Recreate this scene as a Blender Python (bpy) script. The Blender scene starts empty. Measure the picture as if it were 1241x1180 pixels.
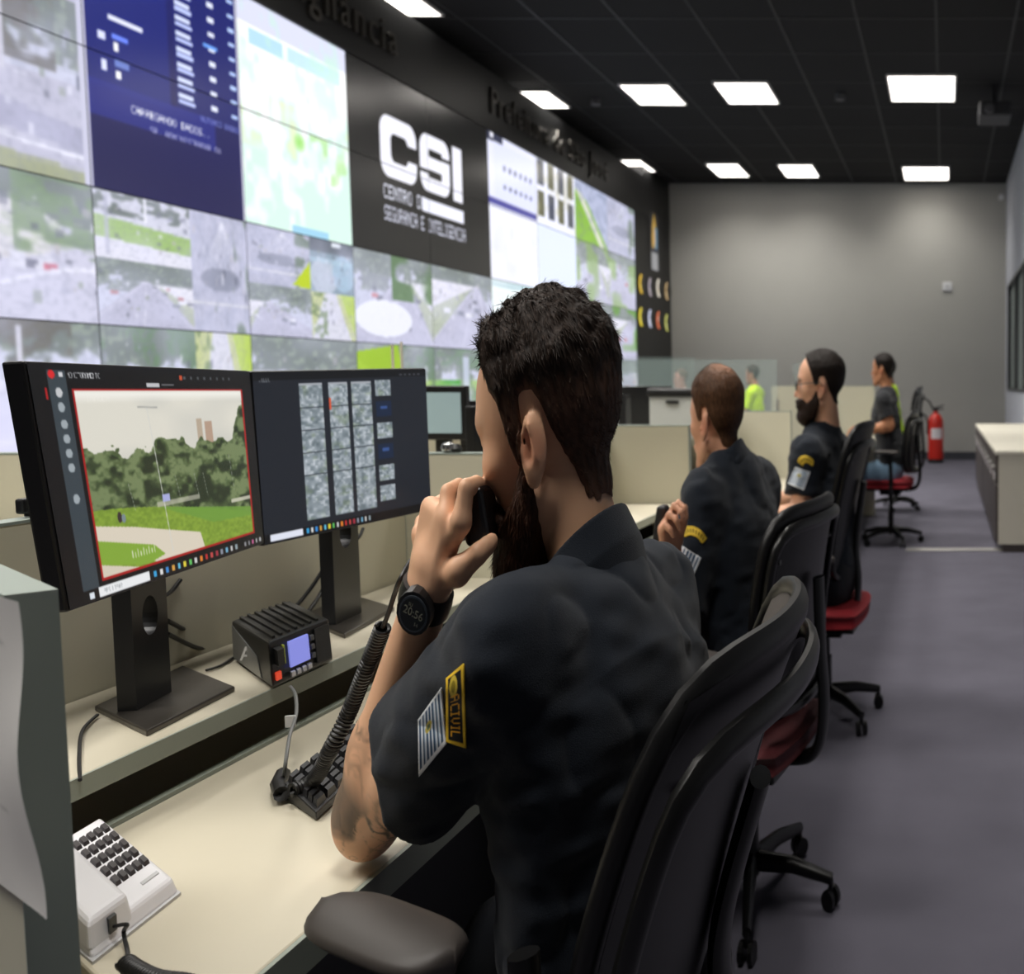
import bpy, bmesh, math, random
import numpy as np
from mathutils import Vector, Matrix

random.seed(7)
S = bpy.context.scene
COL = S.collection
PI = math.pi

# ------------------------------------------------------------------ camera, world, exposure
F, PX0, PY0, CH = 1350.0, 1145.0, 564.0, 1.25      # lens in pixels, principal point, camera height
TILT = math.atan(0.075)
cd = bpy.data.cameras.new('camera')
cam = bpy.data.objects.new('camera', cd); COL.objects.link(cam)
cd.sensor_fit = 'HORIZONTAL'; cd.sensor_width = 36.0
cd.lens = F / 1241 * 36
cd.shift_x = (620.5 - PX0) / 1241
cd.shift_y = (PY0 - 590) / 1241
cd.clip_start = 0.02; cd.clip_end = 100
cam.location = (0, 0, CH)
cam.rotation_euler = (PI / 2 - TILT, 0, 0)
cd.dof.use_dof = True; cd.dof.focus_distance = 1.25; cd.dof.aperture_fstop = 7.5
S.camera = cam
w = bpy.data.worlds.new('world'); S.world = w; w.use_nodes = True
w.node_tree.nodes['Background'].inputs[0].default_value = (0.55, 0.6, 0.7, 1)
w.node_tree.nodes['Background'].inputs[1].default_value = 0.05
S.view_settings.view_transform = 'Standard'; S.view_settings.look = 'None'
S.view_settings.gamma = 1; S.view_settings.exposure = 0.0
try: S.view_settings.use_curve_mapping = False
except Exception: pass
LIGHT_POWER = 33.0     # watts of each ceiling light panel

ct, st = math.cos(TILT), math.sin(TILT)
def ray(px, py):
    a, b = (px - PX0) / F, (PY0 - py) / F
    return np.array([a, ct + b * st, b * ct - st])
def at(px, py, Y):
    r = ray(px, py); return r * (Y / r[1]) + np.array([0, 0, CH])
def onz(px, py, z):
    r = ray(px, py); return r * ((z - CH) / r[2]) + np.array([0, 0, CH])
def onx(px, py, X):
    r = ray(px, py); return r * (X / r[0]) + np.array([0, 0, CH])

# ------------------------------------------------------------------ materials
def lin(c):
    if isinstance(c, str):
        c = [int(c[i:i+2], 16) / 255 for i in (0, 2, 4)]
    return tuple((x / 12.92 if x <= 0.04045 else ((x + 0.055) / 1.055) ** 2.4) for x in c[:3])
MATS = {}
def mat(name, color='808080', rough=0.6, metal=0.0, spec=0.5, bump=0.0, bscale=200, var=0.0, vscale=8, emit=0, attr=None, attr_emit=0, alpha=None, sheen=0, stretch=None):
    if name in MATS: return MATS[name]
    m = bpy.data.materials.new(name); m.use_nodes = True; MATS[name] = m
    nt = m.node_tree; b = nt.nodes['Principled BSDF']; L = nt.links.new
    c = lin(color) + (1,)
    b.inputs['Base Color'].default_value = c
    b.inputs['Roughness'].default_value = rough; b.inputs['Metallic'].default_value = metal
    b.inputs['Specular IOR Level'].default_value = spec
    if sheen: b.inputs['Sheen Weight'].default_value = sheen
    tc = nt.nodes.new('ShaderNodeTexCoord'); vec = tc.outputs['Object']
    if stretch:
        mp = nt.nodes.new('ShaderNodeMapping'); mp.inputs['Scale'].default_value = stretch; L(vec, mp.inputs[0]); vec = mp.outputs[0]
    src = None
    if attr:
        a = nt.nodes.new('ShaderNodeAttribute'); a.attribute_name = attr; src = a.outputs['Color']
    if var:
        n = nt.nodes.new('ShaderNodeTexNoise'); n.inputs['Scale'].default_value = vscale; n.inputs['Detail'].default_value = 5; L(vec, n.inputs['Vector'])
        mr = nt.nodes.new('ShaderNodeMapRange'); mr.inputs[1].default_value = .3; mr.inputs[2].default_value = .7; mr.inputs[3].default_value = 1 - var; mr.inputs[4].default_value = 1 + var
        L(n.outputs[0], mr.inputs[0])
        mx = nt.nodes.new('ShaderNodeVectorMath'); mx.operation = 'SCALE'; L(mr.outputs[0], mx.inputs['Scale'])
        if src: L(src, mx.inputs[0])
        else: mx.inputs[0].default_value = c[:3]
        src = mx.outputs[0]
    if src is not None and not attr_emit: L(src, b.inputs['Base Color'])
    if attr_emit:
        b.inputs['Base Color'].default_value = (.02, .02, .02, 1)
        L(src, b.inputs['Emission Color']); b.inputs['Emission Strength'].default_value = attr_emit
    if emit:
        b.inputs['Emission Color'].default_value = c; b.inputs['Emission Strength'].default_value = emit
    if bump:
        n = nt.nodes.new('ShaderNodeTexNoise'); n.inputs['Scale'].default_value = bscale; n.inputs['Detail'].default_value = 4; L(vec, n.inputs['Vector'])
        bp = nt.nodes.new('ShaderNodeBump'); bp.inputs['Strength'].default_value = bump; bp.inputs['Distance'].default_value = 0.01
        L(n.outputs[0], bp.inputs['Height']); L(bp.outputs[0], b.inputs['Normal'])
    if alpha is not None:
        b.inputs['Alpha'].default_value = alpha
    return m

# ------------------------------------------------------------------ objects
def tag(o, label=None, cat=None, group=None, kind=None):
    if label: o['label'] = label
    if cat: o['category'] = cat
    if group: o['group'] = group
    if kind: o['kind'] = kind
    return o
def thing(name, loc, label, cat, group=None):
    o = bpy.data.objects.new(name, None); COL.objects.link(o); o.location = loc; o.empty_display_size = .05
    return tag(o, label, cat, group)
def wloc(o):
    v = Vector((0, 0, 0))
    while o is not None: v = v + o.location; o = o.parent
    return v
def link(name, me, m, parent=None, smooth=False, local=False):
    """mesh in world coordinates (or local=True: in the parent's own frame)"""
    o = bpy.data.objects.new(name, me); COL.objects.link(o)
    if m is not None: me.materials.append(m)
    if smooth: me.shade_smooth()
    if parent is not None:
        o.parent = parent
        if not local:
            v = wloc(parent); me.transform(Matrix.Translation(-v))
    else:
        n = len(me.vertices)
        if n:
            a = np.empty(n * 3, 'f'); me.vertices.foreach_get('co', a); a = a.reshape(-1, 3)
            c = Vector(((a[:, 0].min() + a[:, 0].max()) / 2, (a[:, 1].min() + a[:, 1].max()) / 2, a[:, 2].min()))
            me.transform(Matrix.Translation(-c)); o.location = [float(x) for x in c]
    return o

class MB:
    def __init__(s): s.v = []; s.f = []
    def add(s, v, f):
        n = len(s.v); s.v += [tuple(float(c) for c in p) for p in v]; s.f += [tuple(i + n for i in q) for q in f]; return s
    def box(s, c, d, rz=0, rx=0, ry=0):
        R = Matrix.Rotation(rz, 3, 'Z') @ Matrix.Rotation(ry, 3, 'Y') @ Matrix.Rotation(rx, 3, 'X')
        v = [R @ Vector((x * d[0] / 2, y * d[1] / 2, z * d[2] / 2)) + Vector([float(q) for q in c]) for x in (-1, 1) for y in (-1, 1) for z in (-1, 1)]
        return s.add(v, [(0, 1, 3, 2), (4, 6, 7, 5), (0, 4, 5, 1), (2, 3, 7, 6), (0, 2, 6, 4), (1, 5, 7, 3)])
    def b2(s, a, b):
        return s.box([(a[i] + b[i]) / 2 for i in range(3)], [abs(a[i] - b[i]) for i in range(3)])
    def tube(s, pts, r, n=10, caps=True, flat=1.0):
        P = [Vector([float(c) for c in p]) for p in pts]; m = len(P)
        rr = r if isinstance(r, (list, tuple, np.ndarray)) else [r] * m
        t0 = (P[1] - P[0]).normalized()
        up = Vector((0, 0, 1)) if abs(t0.z) < .9 else Vector((1, 0, 0))
        a = t0.cross(up).normalized(); V = []
        for i in range(m):
            t = (P[min(i + 1, m - 1)] - P[max(i - 1, 0)])
            if t.length < 1e-9: t = t0
            t.normalize(); a = (a - t * a.dot(t))
            a.normalize(); b = t.cross(a)
            for k in range(n):
                w_ = 2 * PI * k / n
                V.append(P[i] + (a * math.cos(w_) + b * math.sin(w_) * flat) * float(rr[i]))
        Fs = []
        for i in range(m - 1):
            for k in range(n):
                k2 = (k + 1) % n
                Fs.append((i * n + k, i * n + k2, (i + 1) * n + k2, (i + 1) * n + k))
        if caps: Fs.append(tuple(range(n))[::-1]); Fs.append(tuple((m - 1) * n + k for k in range(n)))
        return s.add(V, Fs)
    def lathe(s, prof, c=(0, 0, 0), n=20, axis='z'):
        V = []; m = len(prof)
        for r, h in prof:
            for k in range(n):
                w_ = 2 * PI * k / n; x, y = r * math.cos(w_), r * math.sin(w_)
                p = {'z': (x, y, h), 'x': (h, x, y), 'y': (y, h, x)}[axis]
                V.append([p[i] + c[i] for i in range(3)])
        Fs = [(i * n + k, i * n + (k + 1) % n, (i + 1) * n + (k + 1) % n, (i + 1) * n + k) for i in range(m - 1) for k in range(n)]
        Fs.append(tuple(range(n))[::-1]); Fs.append(tuple((m - 1) * n + k for k in range(n)))
        return s.add(V, Fs)
    def prism(s, a, b):
        """two matching loops of 3D points"""
        n = len(a)
        return s.add(list(a) + list(b), [tuple(range(n))[::-1], tuple(range(n, 2 * n))] + [(i, (i + 1) % n, (i + 1) % n + n, i + n) for i in range(n)])
    def build(s, name, m, parent=None, smooth=False, bevel=0, local=False, segs=2):
        me = bpy.data.meshes.new(name); me.from_pydata(s.v, [], s.f); me.update()
        bm = bmesh.new(); bm.from_mesh(me); bmesh.ops.recalc_face_normals(bm, faces=bm.faces)
        if bevel:
            es = [e for e in bm.edges if len(e.link_faces) == 2 and e.calc_face_angle(0) > .6]
            bmesh.ops.bevel(bm, geom=es, offset=bevel, segments=segs, profile=.5, affect='EDGES', clamp_overlap=True)
        bm.to_mesh(me); bm.free()
        o = link(name, me, m, parent, smooth, local)
        if smooth and bevel == 0:
            try: me.set_sharp_from_angle(angle=.7)
            except Exception: pass
        return o
def struct(o, label=None): o['kind'] = 'structure'; return o
def text_mesh(txt, size, depth, name, m, parent, mtx, local=False, spacing=1.0, bevel=0):
    cu = bpy.data.curves.new(name, 'FONT'); cu.body = txt; cu.size = size; cu.extrude = depth; cu.resolution_u = 3
    cu.align_x = 'CENTER'; cu.align_y = 'CENTER'; cu.space_character = spacing; cu.offset = bevel
    o = bpy.data.objects.new(name + '_tmp', cu); COL.objects.link(o)
    dg = bpy.context.evaluated_depsgraph_get(); me = bpy.data.meshes.new_from_object(o.evaluated_get(dg))
    bpy.data.objects.remove(o); bpy.data.curves.remove(cu)
    me.name = name; me.transform(mtx); me.materials.clear()
    return link(name, me, m, parent, False, local)

def color_grid(name, img, fn, m, parent, local=False, flip=False, smooth=False, thick=0):
    """img H x W x 3 (sRGB 0-1); fn(u,v arrays 0..1, v down) -> xyz ; one vertex per pixel"""
    H, W = img.shape[:2]
    u, v = np.meshgrid(np.linspace(0, 1, W), np.linspace(0, 1, H))
    P = fn(u.ravel(), v.ravel())
    idx = np.arange(H * W).reshape(H, W)
    q = np.stack([idx[:-1, :-1], idx[:-1, 1:], idx[1:, 1:], idx[1:, :-1]], -1).reshape(-1, 4)
    if flip: q = q[:, ::-1]
    me = np_mesh(name, P, q)
    c = np.clip(img.reshape(-1, 3), 0, 1)
    c = np.where(c <= .04045, c / 12.92, ((c + .055) / 1.055) ** 2.4)
    set_col(me, c)
    return link(name, me, m, parent, smooth, local)
def np_mesh(name, P, q):
    me = bpy.data.meshes.new(name); P = np.asarray(P, 'f'); q = np.asarray(q, 'i')
    me.vertices.add(len(P)); me.vertices.foreach_set('co', P.ravel())
    k = q.shape[1]; me.loops.add(q.size); me.loops.foreach_set('vertex_index', q.ravel())
    me.polygons.add(len(q)); me.polygons.foreach_set('loop_start', np.arange(0, q.size, k, dtype='i'))
    try: me.polygons.foreach_set('loop_total', np.full(len(q), k, 'i'))
    except Exception: pass
    me.update(calc_edges=True); me.validate(); return me
def set_col(me, c):
    a = me.color_attributes.new('Col', 'FLOAT_COLOR', 'POINT')
    d = np.ones((len(me.vertices), 4), 'f'); d[:, :3] = c; a.data.foreach_set('color', d.ravel())

# ------------------------------------------------------------------ little raster painter
RNG = np.random.default_rng(3)
FONT = {'A':'0E11111F111111','B':'1E11111E11111E','C':'0F10101010100F','D':'1E11111111111E','E':'1F10101E10101F','F':'1F10101E101010','G':'0F10101311110F',
'H':'1111111F111111','I':'0E04040404040E','J':'0101010101110E','K':'11121418141211','L':'1010101010101F','M':'111B1515111111','N':'11191513111111','O':'0E11111111110E',
'P':'1E11111E101010','R':'1E11111E141211','S':'0F10100E01011E','T':'1F040404040404','U':'1111111111110E','V':'11111111110A04','Z':'1F01020408101F',
'0':'0E11131519110E','1':'040C040404040E','2':'0E11010204081F','3':'1E01010E01011E','4':'02060A121F0202','5':'1F101E0101111E','6':'0708101E11110E','7':'1F010204080808','8':'0E11110E11110E','9':'0E11110F01020C',':':'00040400040400','-':'0000001F000000','.':'00000000000404','%':'18190204081303',' ':'00000000000000'}
def glyph(ch):
    h = FONT.get(ch, FONT[' ']); return np.array([[(int(h[2*r:2*r+2], 16) >> (4 - c)) & 1 for c in range(5)] for r in range(7)])
class Img:
    def __init__(s, W, H, c=(0, 0, 0)):
        s.W, s.H = W, H; s.a = np.zeros((H, W, 3)); s.a[:] = hexc(c)
        s.y, s.x = np.mgrid[0:H, 0:W]; s.x = (s.x + .5) / W; s.y = (s.y + .5) / H
    def put(s, mask, c, al=1.0):
        m = (mask * al)[..., None] if mask.dtype != bool else (mask.astype(float) * al)[..., None]
        s.a = s.a * (1 - m) + hexc(c) * m
    def rect(s, x0, y0, x1, y1, c, al=1.0): s.put((s.x >= x0) & (s.x < x1) & (s.y >= y0) & (s.y < y1), c, al)
    def poly(s, pts, c, al=1.0):
        ins = np.zeros(s.x.shape, bool); n = len(pts)
        for i in range(n):
            (x1, y1), (x2, y2) = pts[i], pts[(i + 1) % n]
            if y1 == y2: continue
            cnd = ((s.y >= min(y1, y2)) & (s.y < max(y1, y2))); xi = x1 + (s.y - y1) * (x2 - x1) / (y2 - y1)
            ins ^= cnd & (s.x < xi)
        s.put(ins, c, al)
    def line(s, x0, y0, x1, y1, w_, c, al=1.0):
        dx, dy = x1 - x0, y1 - y0; L = dx * dx + dy * dy + 1e-9
        t = np.clip(((s.x - x0) * dx + (s.y - y0) * dy) / L, 0, 1)
        d = np.hypot((s.x - x0 - t * dx) * s.W / s.H, s.y - y0 - t * dy)
        s.put(np.clip((w_ - d) / (w_ * .5 + 1e-9), 0, 1), c, al)
    def ell(s, cx, cy, rx, ry, c, al=1.0): s.put(((s.x - cx) / rx) ** 2 + ((s.y - cy) / ry) ** 2 < 1, c, al)
    def text(s, txt, x, y, h, c, wf=.62, al=1.0):
        """x,y top-left, h height (fraction of image height)"""
        cw = h * wf * s.H / s.W
        for i, ch in enumerate(txt):
            g = glyph(ch); gx = ((s.x - x - i * cw * 1.2) / cw * 5); gy = (s.y - y) / h * 7
            ok = (gx >= 0) & (gx < 5) & (gy >= 0) & (gy < 7)
            m = np.zeros(s.x.shape, bool); m[ok] = g[gy[ok].astype(int), gx[ok].astype(int)] > 0
            s.put(m, c, al)
    def noise(s, n, seed=0):
        r = np.random.default_rng(seed); g = r.random((n + 1, n + 1)); fx = s.x * n; fy = s.y * n
        i, j = np.clip(fy.astype(int), 0, n - 1), np.clip(fx.astype(int), 0, n - 1); ty, tx = fy - i, fx - j
        tx = tx * tx * (3 - 2 * tx); ty = ty * ty * (3 - 2 * ty)
        return (g[i, j] * (1 - tx) + g[i, j + 1] * tx) * (1 - ty) + (g[i + 1, j] * (1 - tx) + g[i + 1, j + 1] * tx) * ty
    def blur(s, k=1):
        for _ in range(k):
            p = np.pad(s.a, ((1, 1), (1, 1), (0, 0)), 'edge')
            s.a = (p[:-2, 1:-1] + p[2:, 1:-1] + p[1:-1, :-2] + p[1:-1, 2:] + p[1:-1, 1:-1] * 2) / 6
        return s
def hexc(c):
    if isinstance(c, str): return np.array([int(c[i:i+2], 16) / 255 for i in (0, 2, 4)])
    return np.array(c, float)
# ------------------------------------------------------------------ the room
CEIL = 4.38; FARY = 17.9; XW = -4.375; XR = 0.97; NEARY = -4.5
m_carpet = mat('carpet', '62606b', rough=.95, spec=.15, bump=.6, bscale=420, var=.10, vscale=3.0)
_nt = m_carpet.node_tree
m_ceil = mat('ceiling_black', '1b1b1d', rough=.85, spec=.3, var=.12, vscale=1.2)
m_blackwall = mat('black_fascia', '0f0f10', rough=.42, spec=.4)
m_grey = mat('grey_paint', 'adaca6', rough=.8, spec=.3, bump=.05, bscale=60, var=.02, vscale=2)
m_pale = mat('pale_paint', 'b9bcc4', rough=.8, spec=.3)
m_base = mat('dark_skirting', '3b3d44', rough=.6)
m_alu = mat('aluminium', 'b8b6b2', rough=.38, metal=.85)
XB = -5.15     # the structural wall behind the display wall
o = MB().b2((XB, NEARY, -.1), (3.2, FARY, 0)).build('floor', m_carpet); struct(o)
# carpet tile seams
b = MB()
o = MB().b2((XB, NEARY, CEIL), (3.2, FARY, CEIL + .1)).build('ceiling', m_ceil); struct(o)
m_tbar = mat('ceiling_grid_black', '29292c', rough=.6)
b = MB()
for i in range(11):
    x = -5.0 + i * .685 + .13
    b.b2((x - .012, 0, CEIL - .006), (x + .012, FARY, CEIL))
for j in range(17):
    y = .6 + j * 1.03
    b.b2((XB, y - .012, CEIL - .005), (1.0, y + .012, CEIL))
struct(b.build('trim_1', m_tbar))
struct(MB().b2((XB - .1, NEARY, 0), (XB, FARY, CEIL)).build('wall_left', m_blackwall))
struct(MB().b2((XB, FARY, 0), (XR + .15, FARY + .1, CEIL)).build('wall_back', m_grey))
struct(MB().b2((XB, NEARY - .1, 0), (3.2, NEARY, CEIL)).build('wall_front', m_pale))
# right wall: far stretch close to the cabinet, with a long window
wy0, wy1, wz0, wz1 = 12.2, 17.2, 1.12, 2.72
b = MB(); x0, x1 = XR, XR + .15
b.b2((x0, 11.0, 0), (x1, FARY, wz0)); b.b2((x0, 11.0, wz1), (x1, FARY, CEIL)); b.b2((x0, 11.0, wz0), (x1, wy0, wz1)); b.b2((x0, wy1, wz0), (x1, FARY, wz1))
struct(b.build('wall_right', m_pale))
struct(MB().b2((3.2, NEARY, 0), (3.3, 11.0, CEIL)).build('wall_right', m_pale))
struct(MB().b2((XR + .15, 11.0, 0), (3.3, 11.12, CEIL)).build('wall_right', m_pale))
m_winglass = mat('dim_window_glass', '8f9a96', rough=.4, spec=.4)
win = thing('window_1', (x0, (wy0 + wy1) / 2, wz0), None, None); win['kind'] = 'structure'
MB().b2((x0 + .05, wy0, wz0), (x0 + .07, wy1, wz1)).build('window_pane', m_winglass, win)
b = MB(); e = .035
b.b2((x0 - .01, wy0, wz0), (x1, wy1, wz0 + e)); b.b2((x0 - .01, wy0, wz1 - e), (x1, wy1, wz1))
for y in (wy0, 13.85, 15.5, wy1 - e): b.b2((x0 - .01, y, wz0), (x1, y + e, wz1))
b.build('window_frame', mat('window_frame_grey', '56585a', rough=.4, metal=.5), win)
struct(MB().b2((XW, FARY - .015, 0), (XR, FARY, .13)).build('baseboard_back', m_base))
struct(MB().b2((XR - .015, 11.0, 0), (XR, FARY - .015, .13)).build('baseboard_right', m_base))
# aluminium strip crossing the carpet
struct(MB().b2((-.29, 8.17, 0), (3.2, 8.27, .012)).build('trim_2', m_alu, bevel=.003))

# ------------------------------------------------------------------ ceiling lights
m_diff = mat('light_diffuser', 'fff8f0', emit=4.0)
m_lframe = mat('light_frame_white', 'd8d8d8', rough=.4)
cols = [(-.245, 'fifth'), (-2.14, 'x'), (-3.17, 'x'), (-4.5, 'x')]
LN = {(-.245, 12.35): 'large square ceiling light over the aisle, nearer the camera', (-2.14, 12.35): 'square ceiling light left of the one over the aisle, nearer row',
      (-3.17, 12.35): 'middle ceiling light of the nearer row, right of the display wall', (-4.5, 12.35): 'nearer-row ceiling light tight against the black display wall',
      (-.245, 17.1): 'small far ceiling light over the aisle by the grey wall', (-2.14, 17.1): 'far-row ceiling light just left of the aisle light',
      (-3.17, 17.1): 'far-row ceiling light, second from the display wall', (-4.5, 17.1): 'farthest ceiling light tight against the display wall',
      (-4.5, 9.4): 'ceiling light cut by the top edge of the photo above the logo'}
LP = {(-.245, 12.35): (12.15, .5, -.24, .34), (-2.14, 12.35): (12.33, .42, -2.14, .27), (-3.17, 12.35): (12.4, .40, -3.17, .25), (-4.5, 12.35): (12.6, .34, -4.5, .22),
      (-.245, 17.1): (17.0, .5, -.28, .33), (-2.14, 17.1): (16.8, .46, -2.16, .24), (-3.17, 17.1): (16.75, .48, -3.2, .22), (-4.5, 17.1): (16.4, .42, -4.5, .2), (-4.5, 9.4): (9.35, .4, -4.55, .26)}
for y in (0.6, 4.3, 7.9, 9.4, 12.35, 17.1):
    for x, _ in list(cols):
        if y == 9.4 and x != -4.5: continue
        if y == 7.9 and x == -4.5: continue
        hw, hl = (.34, .5)
        x_, y_ = x, y
        if (x, y) in LP: y_, hl, x_, hw = LP[(x, y)]
        key = (x, y)
        t = thing('ceiling_light', (x_, y_, CEIL), LN.get(key, 'ceiling light panel above the desks outside the photo'), 'ceiling light', 'square ceiling lights' if key in LN else 'ceiling lights overhead')
        keepx, keepy = x, y; x, y = x_, y_
        b = MB()
        for (a0, a1, c0, c1) in ((-hw - .02, hw + .02, -hl - .02, -hl), (-hw - .02, hw + .02, hl, hl + .02), (-hw - .02, -hw, -hl, hl), (hw, hw + .02, -hl, hl)):
            b.b2((x + a0, y + c0, CEIL - .02), (x + a1, y + c1, CEIL))
        b.build('frame', m_lframe, t)
        MB().b2((x - hw, y - hl, CEIL - .013), (x + hw, y + hl, CEIL - .001)).build('diffuser', m_diff, t)
        ld = bpy.data.lights.new('panel_lamp', 'AREA'); ld.shape = 'RECTANGLE'; ld.size = 2 * hw; ld.size_y = 2 * hl; ld.energy = LIGHT_POWER * (.42 if y > 16 and x > -1 else .6 if y > 16 else 1.6 if y > 12 else 1.2 if y > 4 else 1.0); ld.color = (1, .965, .91); ld.spread = math.radians(125)
        lo_ = bpy.data.objects.new('panel_lamp', ld); COL.objects.link(lo_); lo_.parent = t; lo_.location = (0, 0, -.016)
        x, y = keepx, keepy
# small ceiling fittings
m_fit = mat('fitting_grey', '4a4a4e', rough=.5)
for px, py, nm, lb in ((1018, 118, 'smoke_detector', 'small grey smoke detector between the aisle ceiling lights'), (722, 124, 'smoke_detector', 'small dark smoke detector between two nearer-row ceiling lights')):
    p = onz(px, py, CEIL - .04); t = MB().lathe([(.05, -.03), (.055, 0), (.055, .04)], (p[0], p[1], CEIL - .04), 16).build(nm, m_fit, smooth=True); tag(t, lb, 'smoke detector')
p = onz(1205, 140, CEIL - .3)
t = thing('projector', (p[0], p[1], CEIL - .35), 'dark projector hanging from the ceiling at the upper right', 'projector')
MB().box((p[0], p[1], CEIL - .28), (.34, .5, .15)).build('body', mat('fitting_dark', '2c2c30', rough=.5), t, bevel=.02)
MB().b2((p[0] - .03, p[1] - .03, CEIL - .21), (p[0] + .03, p[1] + .03, CEIL)).build('bracket', mat('fitting_dark'), t)
MB().lathe([(.05, 0), (.05, .05), (.035, .05)], (p[0] - .06, p[1] - .30, CEIL - .29), 14, 'y').build('lens', m_fit, t)
p = onz(1215, 231, CEIL - .16)
t = thing('security_camera', (p[0] - .02, 17.6, 4.1), 'small security camera in the upper right corner of the grey wall', 'security camera')
MB().box((p[0] - .02, 17.6, 4.12), (.07, .16, .07)).build('body', mat('white_plastic', 'd9dadc', rough=.45), t, bevel=.01)
MB().tube([(p[0] - .02, 17.65, 4.14), (p[0] - .02, 17.89, 4.2)], .012, 6).build('bracket', mat('white_plastic'), t)
# ------------------------------------------------------------------ display wall
R0, RH, C0, CW = 3.655, .7025, 4.54, 1.2622
PW, PH = 120, 68
def cam_view(W, H, seed, kind='street'):
    I = Img(W, H, 'cfd2e6'); r = np.random.default_rng(seed)
    n1, n2, n3 = I.noise(6, seed), I.noise(14, seed + 1), I.noise(30, seed + 2)
    hz = r.uniform(.16, .34)
    I.put(np.clip((I.y - .05) / .3, 0, 1), 'b9bfd2', .5)
    tree = (n1 * .5 + n2 * .3 + n3 * .2)
    if kind in ('street', 'trees', 'park', 'round'):
        I.put(np.clip((tree + (.42 - I.y) * 1.0 - .42) * 9, 0, 1) * (I.y < hz + .18), '3f4d3c', .85)
        I.put(np.clip((n3 + n2 * .6 - .95) * 6, 0, 1) * (I.y < hz + .2), '8b9c80', .6)
    if kind == 'street':
        vx = r.uniform(.25, .8)
        I.poly([(vx - .03, hz), (vx + .03, hz), (1.25, 1), (-.15, 1)], 'aaa9bd'); I.put(n1 * (I.y > hz), 'c8c8e0', .35)
        for k in range(3): I.line(vx, hz, -.1 + k * .55, 1, .008, 'eceaf6', .9)
        side = r.random() < .5
        I.poly([(0, hz + .02), (vx - .06, hz + .02), (0, .75)] if side else [(1, hz + .02), (vx + .06, hz + .02), (1, .75)], 'e9e7ee')
        I.poly([(0, hz + .35), (vx - .1, hz + .05), (0, .9)] if side else [(1, hz + .35), (vx + .12, hz + .04), (1, .95)], '9aa77a', .8)
        for _ in range(7):
            x, y = r.random(), hz + .03 + r.random() * .35; s = .02 + (y - hz) * .12
            I.rect(x, y, x + s * 1.6, y + s, ['f4f4fa', '4a4d5c', 'b8504e', 'e8e8f2', '6a6f80'][r.integers(5)])
    elif kind == 'trees':
        I.rect(0, .45, 1, 1, 'b3b2c4'); I.put((np.abs(I.y - .62 - .15 * I.x) < .07), '9090aa', .8)
        I.put(np.abs(I.y - .78 - .08 * I.x) < .012, 'f0f0fa'); I.poly([(0, .86), (1, .93), (1, 1), (0, 1)], '8d9464')
        I.put(np.clip((tree - .33) * 8, 0, 1) * (I.y < .42) * (I.x < .85), '433f33', .85); I.rect(.58, .05, .61, .5, 'c9c8d2')
        for _ in range(9):
            x = r.random(); I.rect(x, .38 + r.random() * .12, x + .06, .47 + r.random() * .07, ['eceaf4', '57586a', '39404f', 'dcdcea'][r.integers(4)])
    elif kind == 'park':
        I.rect(0, .4, 1, 1, '8fbf3a'); I.put(n2 * (I.y > .4), '5c8f34', .55)
        I.poly([(.2, .4), (.3, .4), (1.0, .95), (.75, 1), (.5, .7)], 'd9d7e2')
        I.put(np.clip((tree - .5 + (I.x - .5) * .4) * 7, 0, 1) * (I.y < .7), '39602f', .8)
    elif kind == 'round':
        I.rect(0, .32, 1, 1, 'c6c5d8'); I.ell(.35, .4, .5, .22, 'd6d4d4'); I.put((n3 > .45) & (I.y > .3) & (I.y < .5), 'a3b58a', .4)
        I.put(np.clip((n2 - .35) * 5, 0, 1) * (I.x > .6) * (I.y < .55), '54743f', .8)
        for _ in range(12):
            x = r.random(); I.rect(x, .52 + r.random() * .12, x + .07, .6 + r.random() * .08, ['eceaf4', '57586a', 'c8475a', '39404f', 'dcdcea'][r.integers(5)])
        I.put(np.abs(I.y - .72 - .1 * np.sin(I.x * 5)) < .015, 'ecebf8')
    elif kind == 'plaza':
        I.rect(0, .0, 1, 1, 'b8b8cc'); I.put(n2, '8088a0', .5)
        for k in range(14): I.line(.55, .05, .2 + k * .055, .5, .006, 'f2f2fa', .8)
        I.ell(.5, .55, .35, .1, '5a6070', .7); I.put(np.clip((n1 - .5) * 5, 0, 1) * (I.x > .75), '39502f', .9)
        I.rect(0, .75, 1, .77, 'f0efe8', .9)
    elif kind == 'verge':
        I.rect(0, 0, 1, 1, 'cfd0dc'); I.put(np.clip((n2 - .4) * 6, 0, 1) * (I.y < .35), '3d4a3a', .9)
        I.poly([(0, .38), (1, .52), (1, .8), (0, .7)], '86b045'); I.poly([(0, .7), (1, .8), (1, 1), (0, 1)], 'e2e1ea'); I.rect(.1, .1, .15, .95, 'a4a6ba', .7); I.rect(.5, .0, .53, .4, 'f2f2f6')
    elif kind == 'indoor':
        I.rect(0, 0, 1, 1, '6d8794'); I.rect(0, 0, 1, .25, '3d464d'); I.rect(.5, .03, .7, .1, 'f4fbff'); I.ell(.3, .7, .3, .35, 'a9b7c2'); I.ell(.75, .6, .25, .35, '8fb2c6'); I.rect(0, .35, 1, .45, '9fc6d4', .7)
    elif kind == 'yellow':
        I.rect(0, 0, 1, 1, 'b9c36f'); I.poly([(.3, 0), (.55, 0), (.9, 1), (0, 1)], 'd5d5dd'); I.poly([(.65, 0), (1, 0), (1, .9)], 'a6c81f'); I.put(np.clip((n2 - .5) * 6, 0, 1) * (I.x < .35), '4f6b2c', .8)
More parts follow.
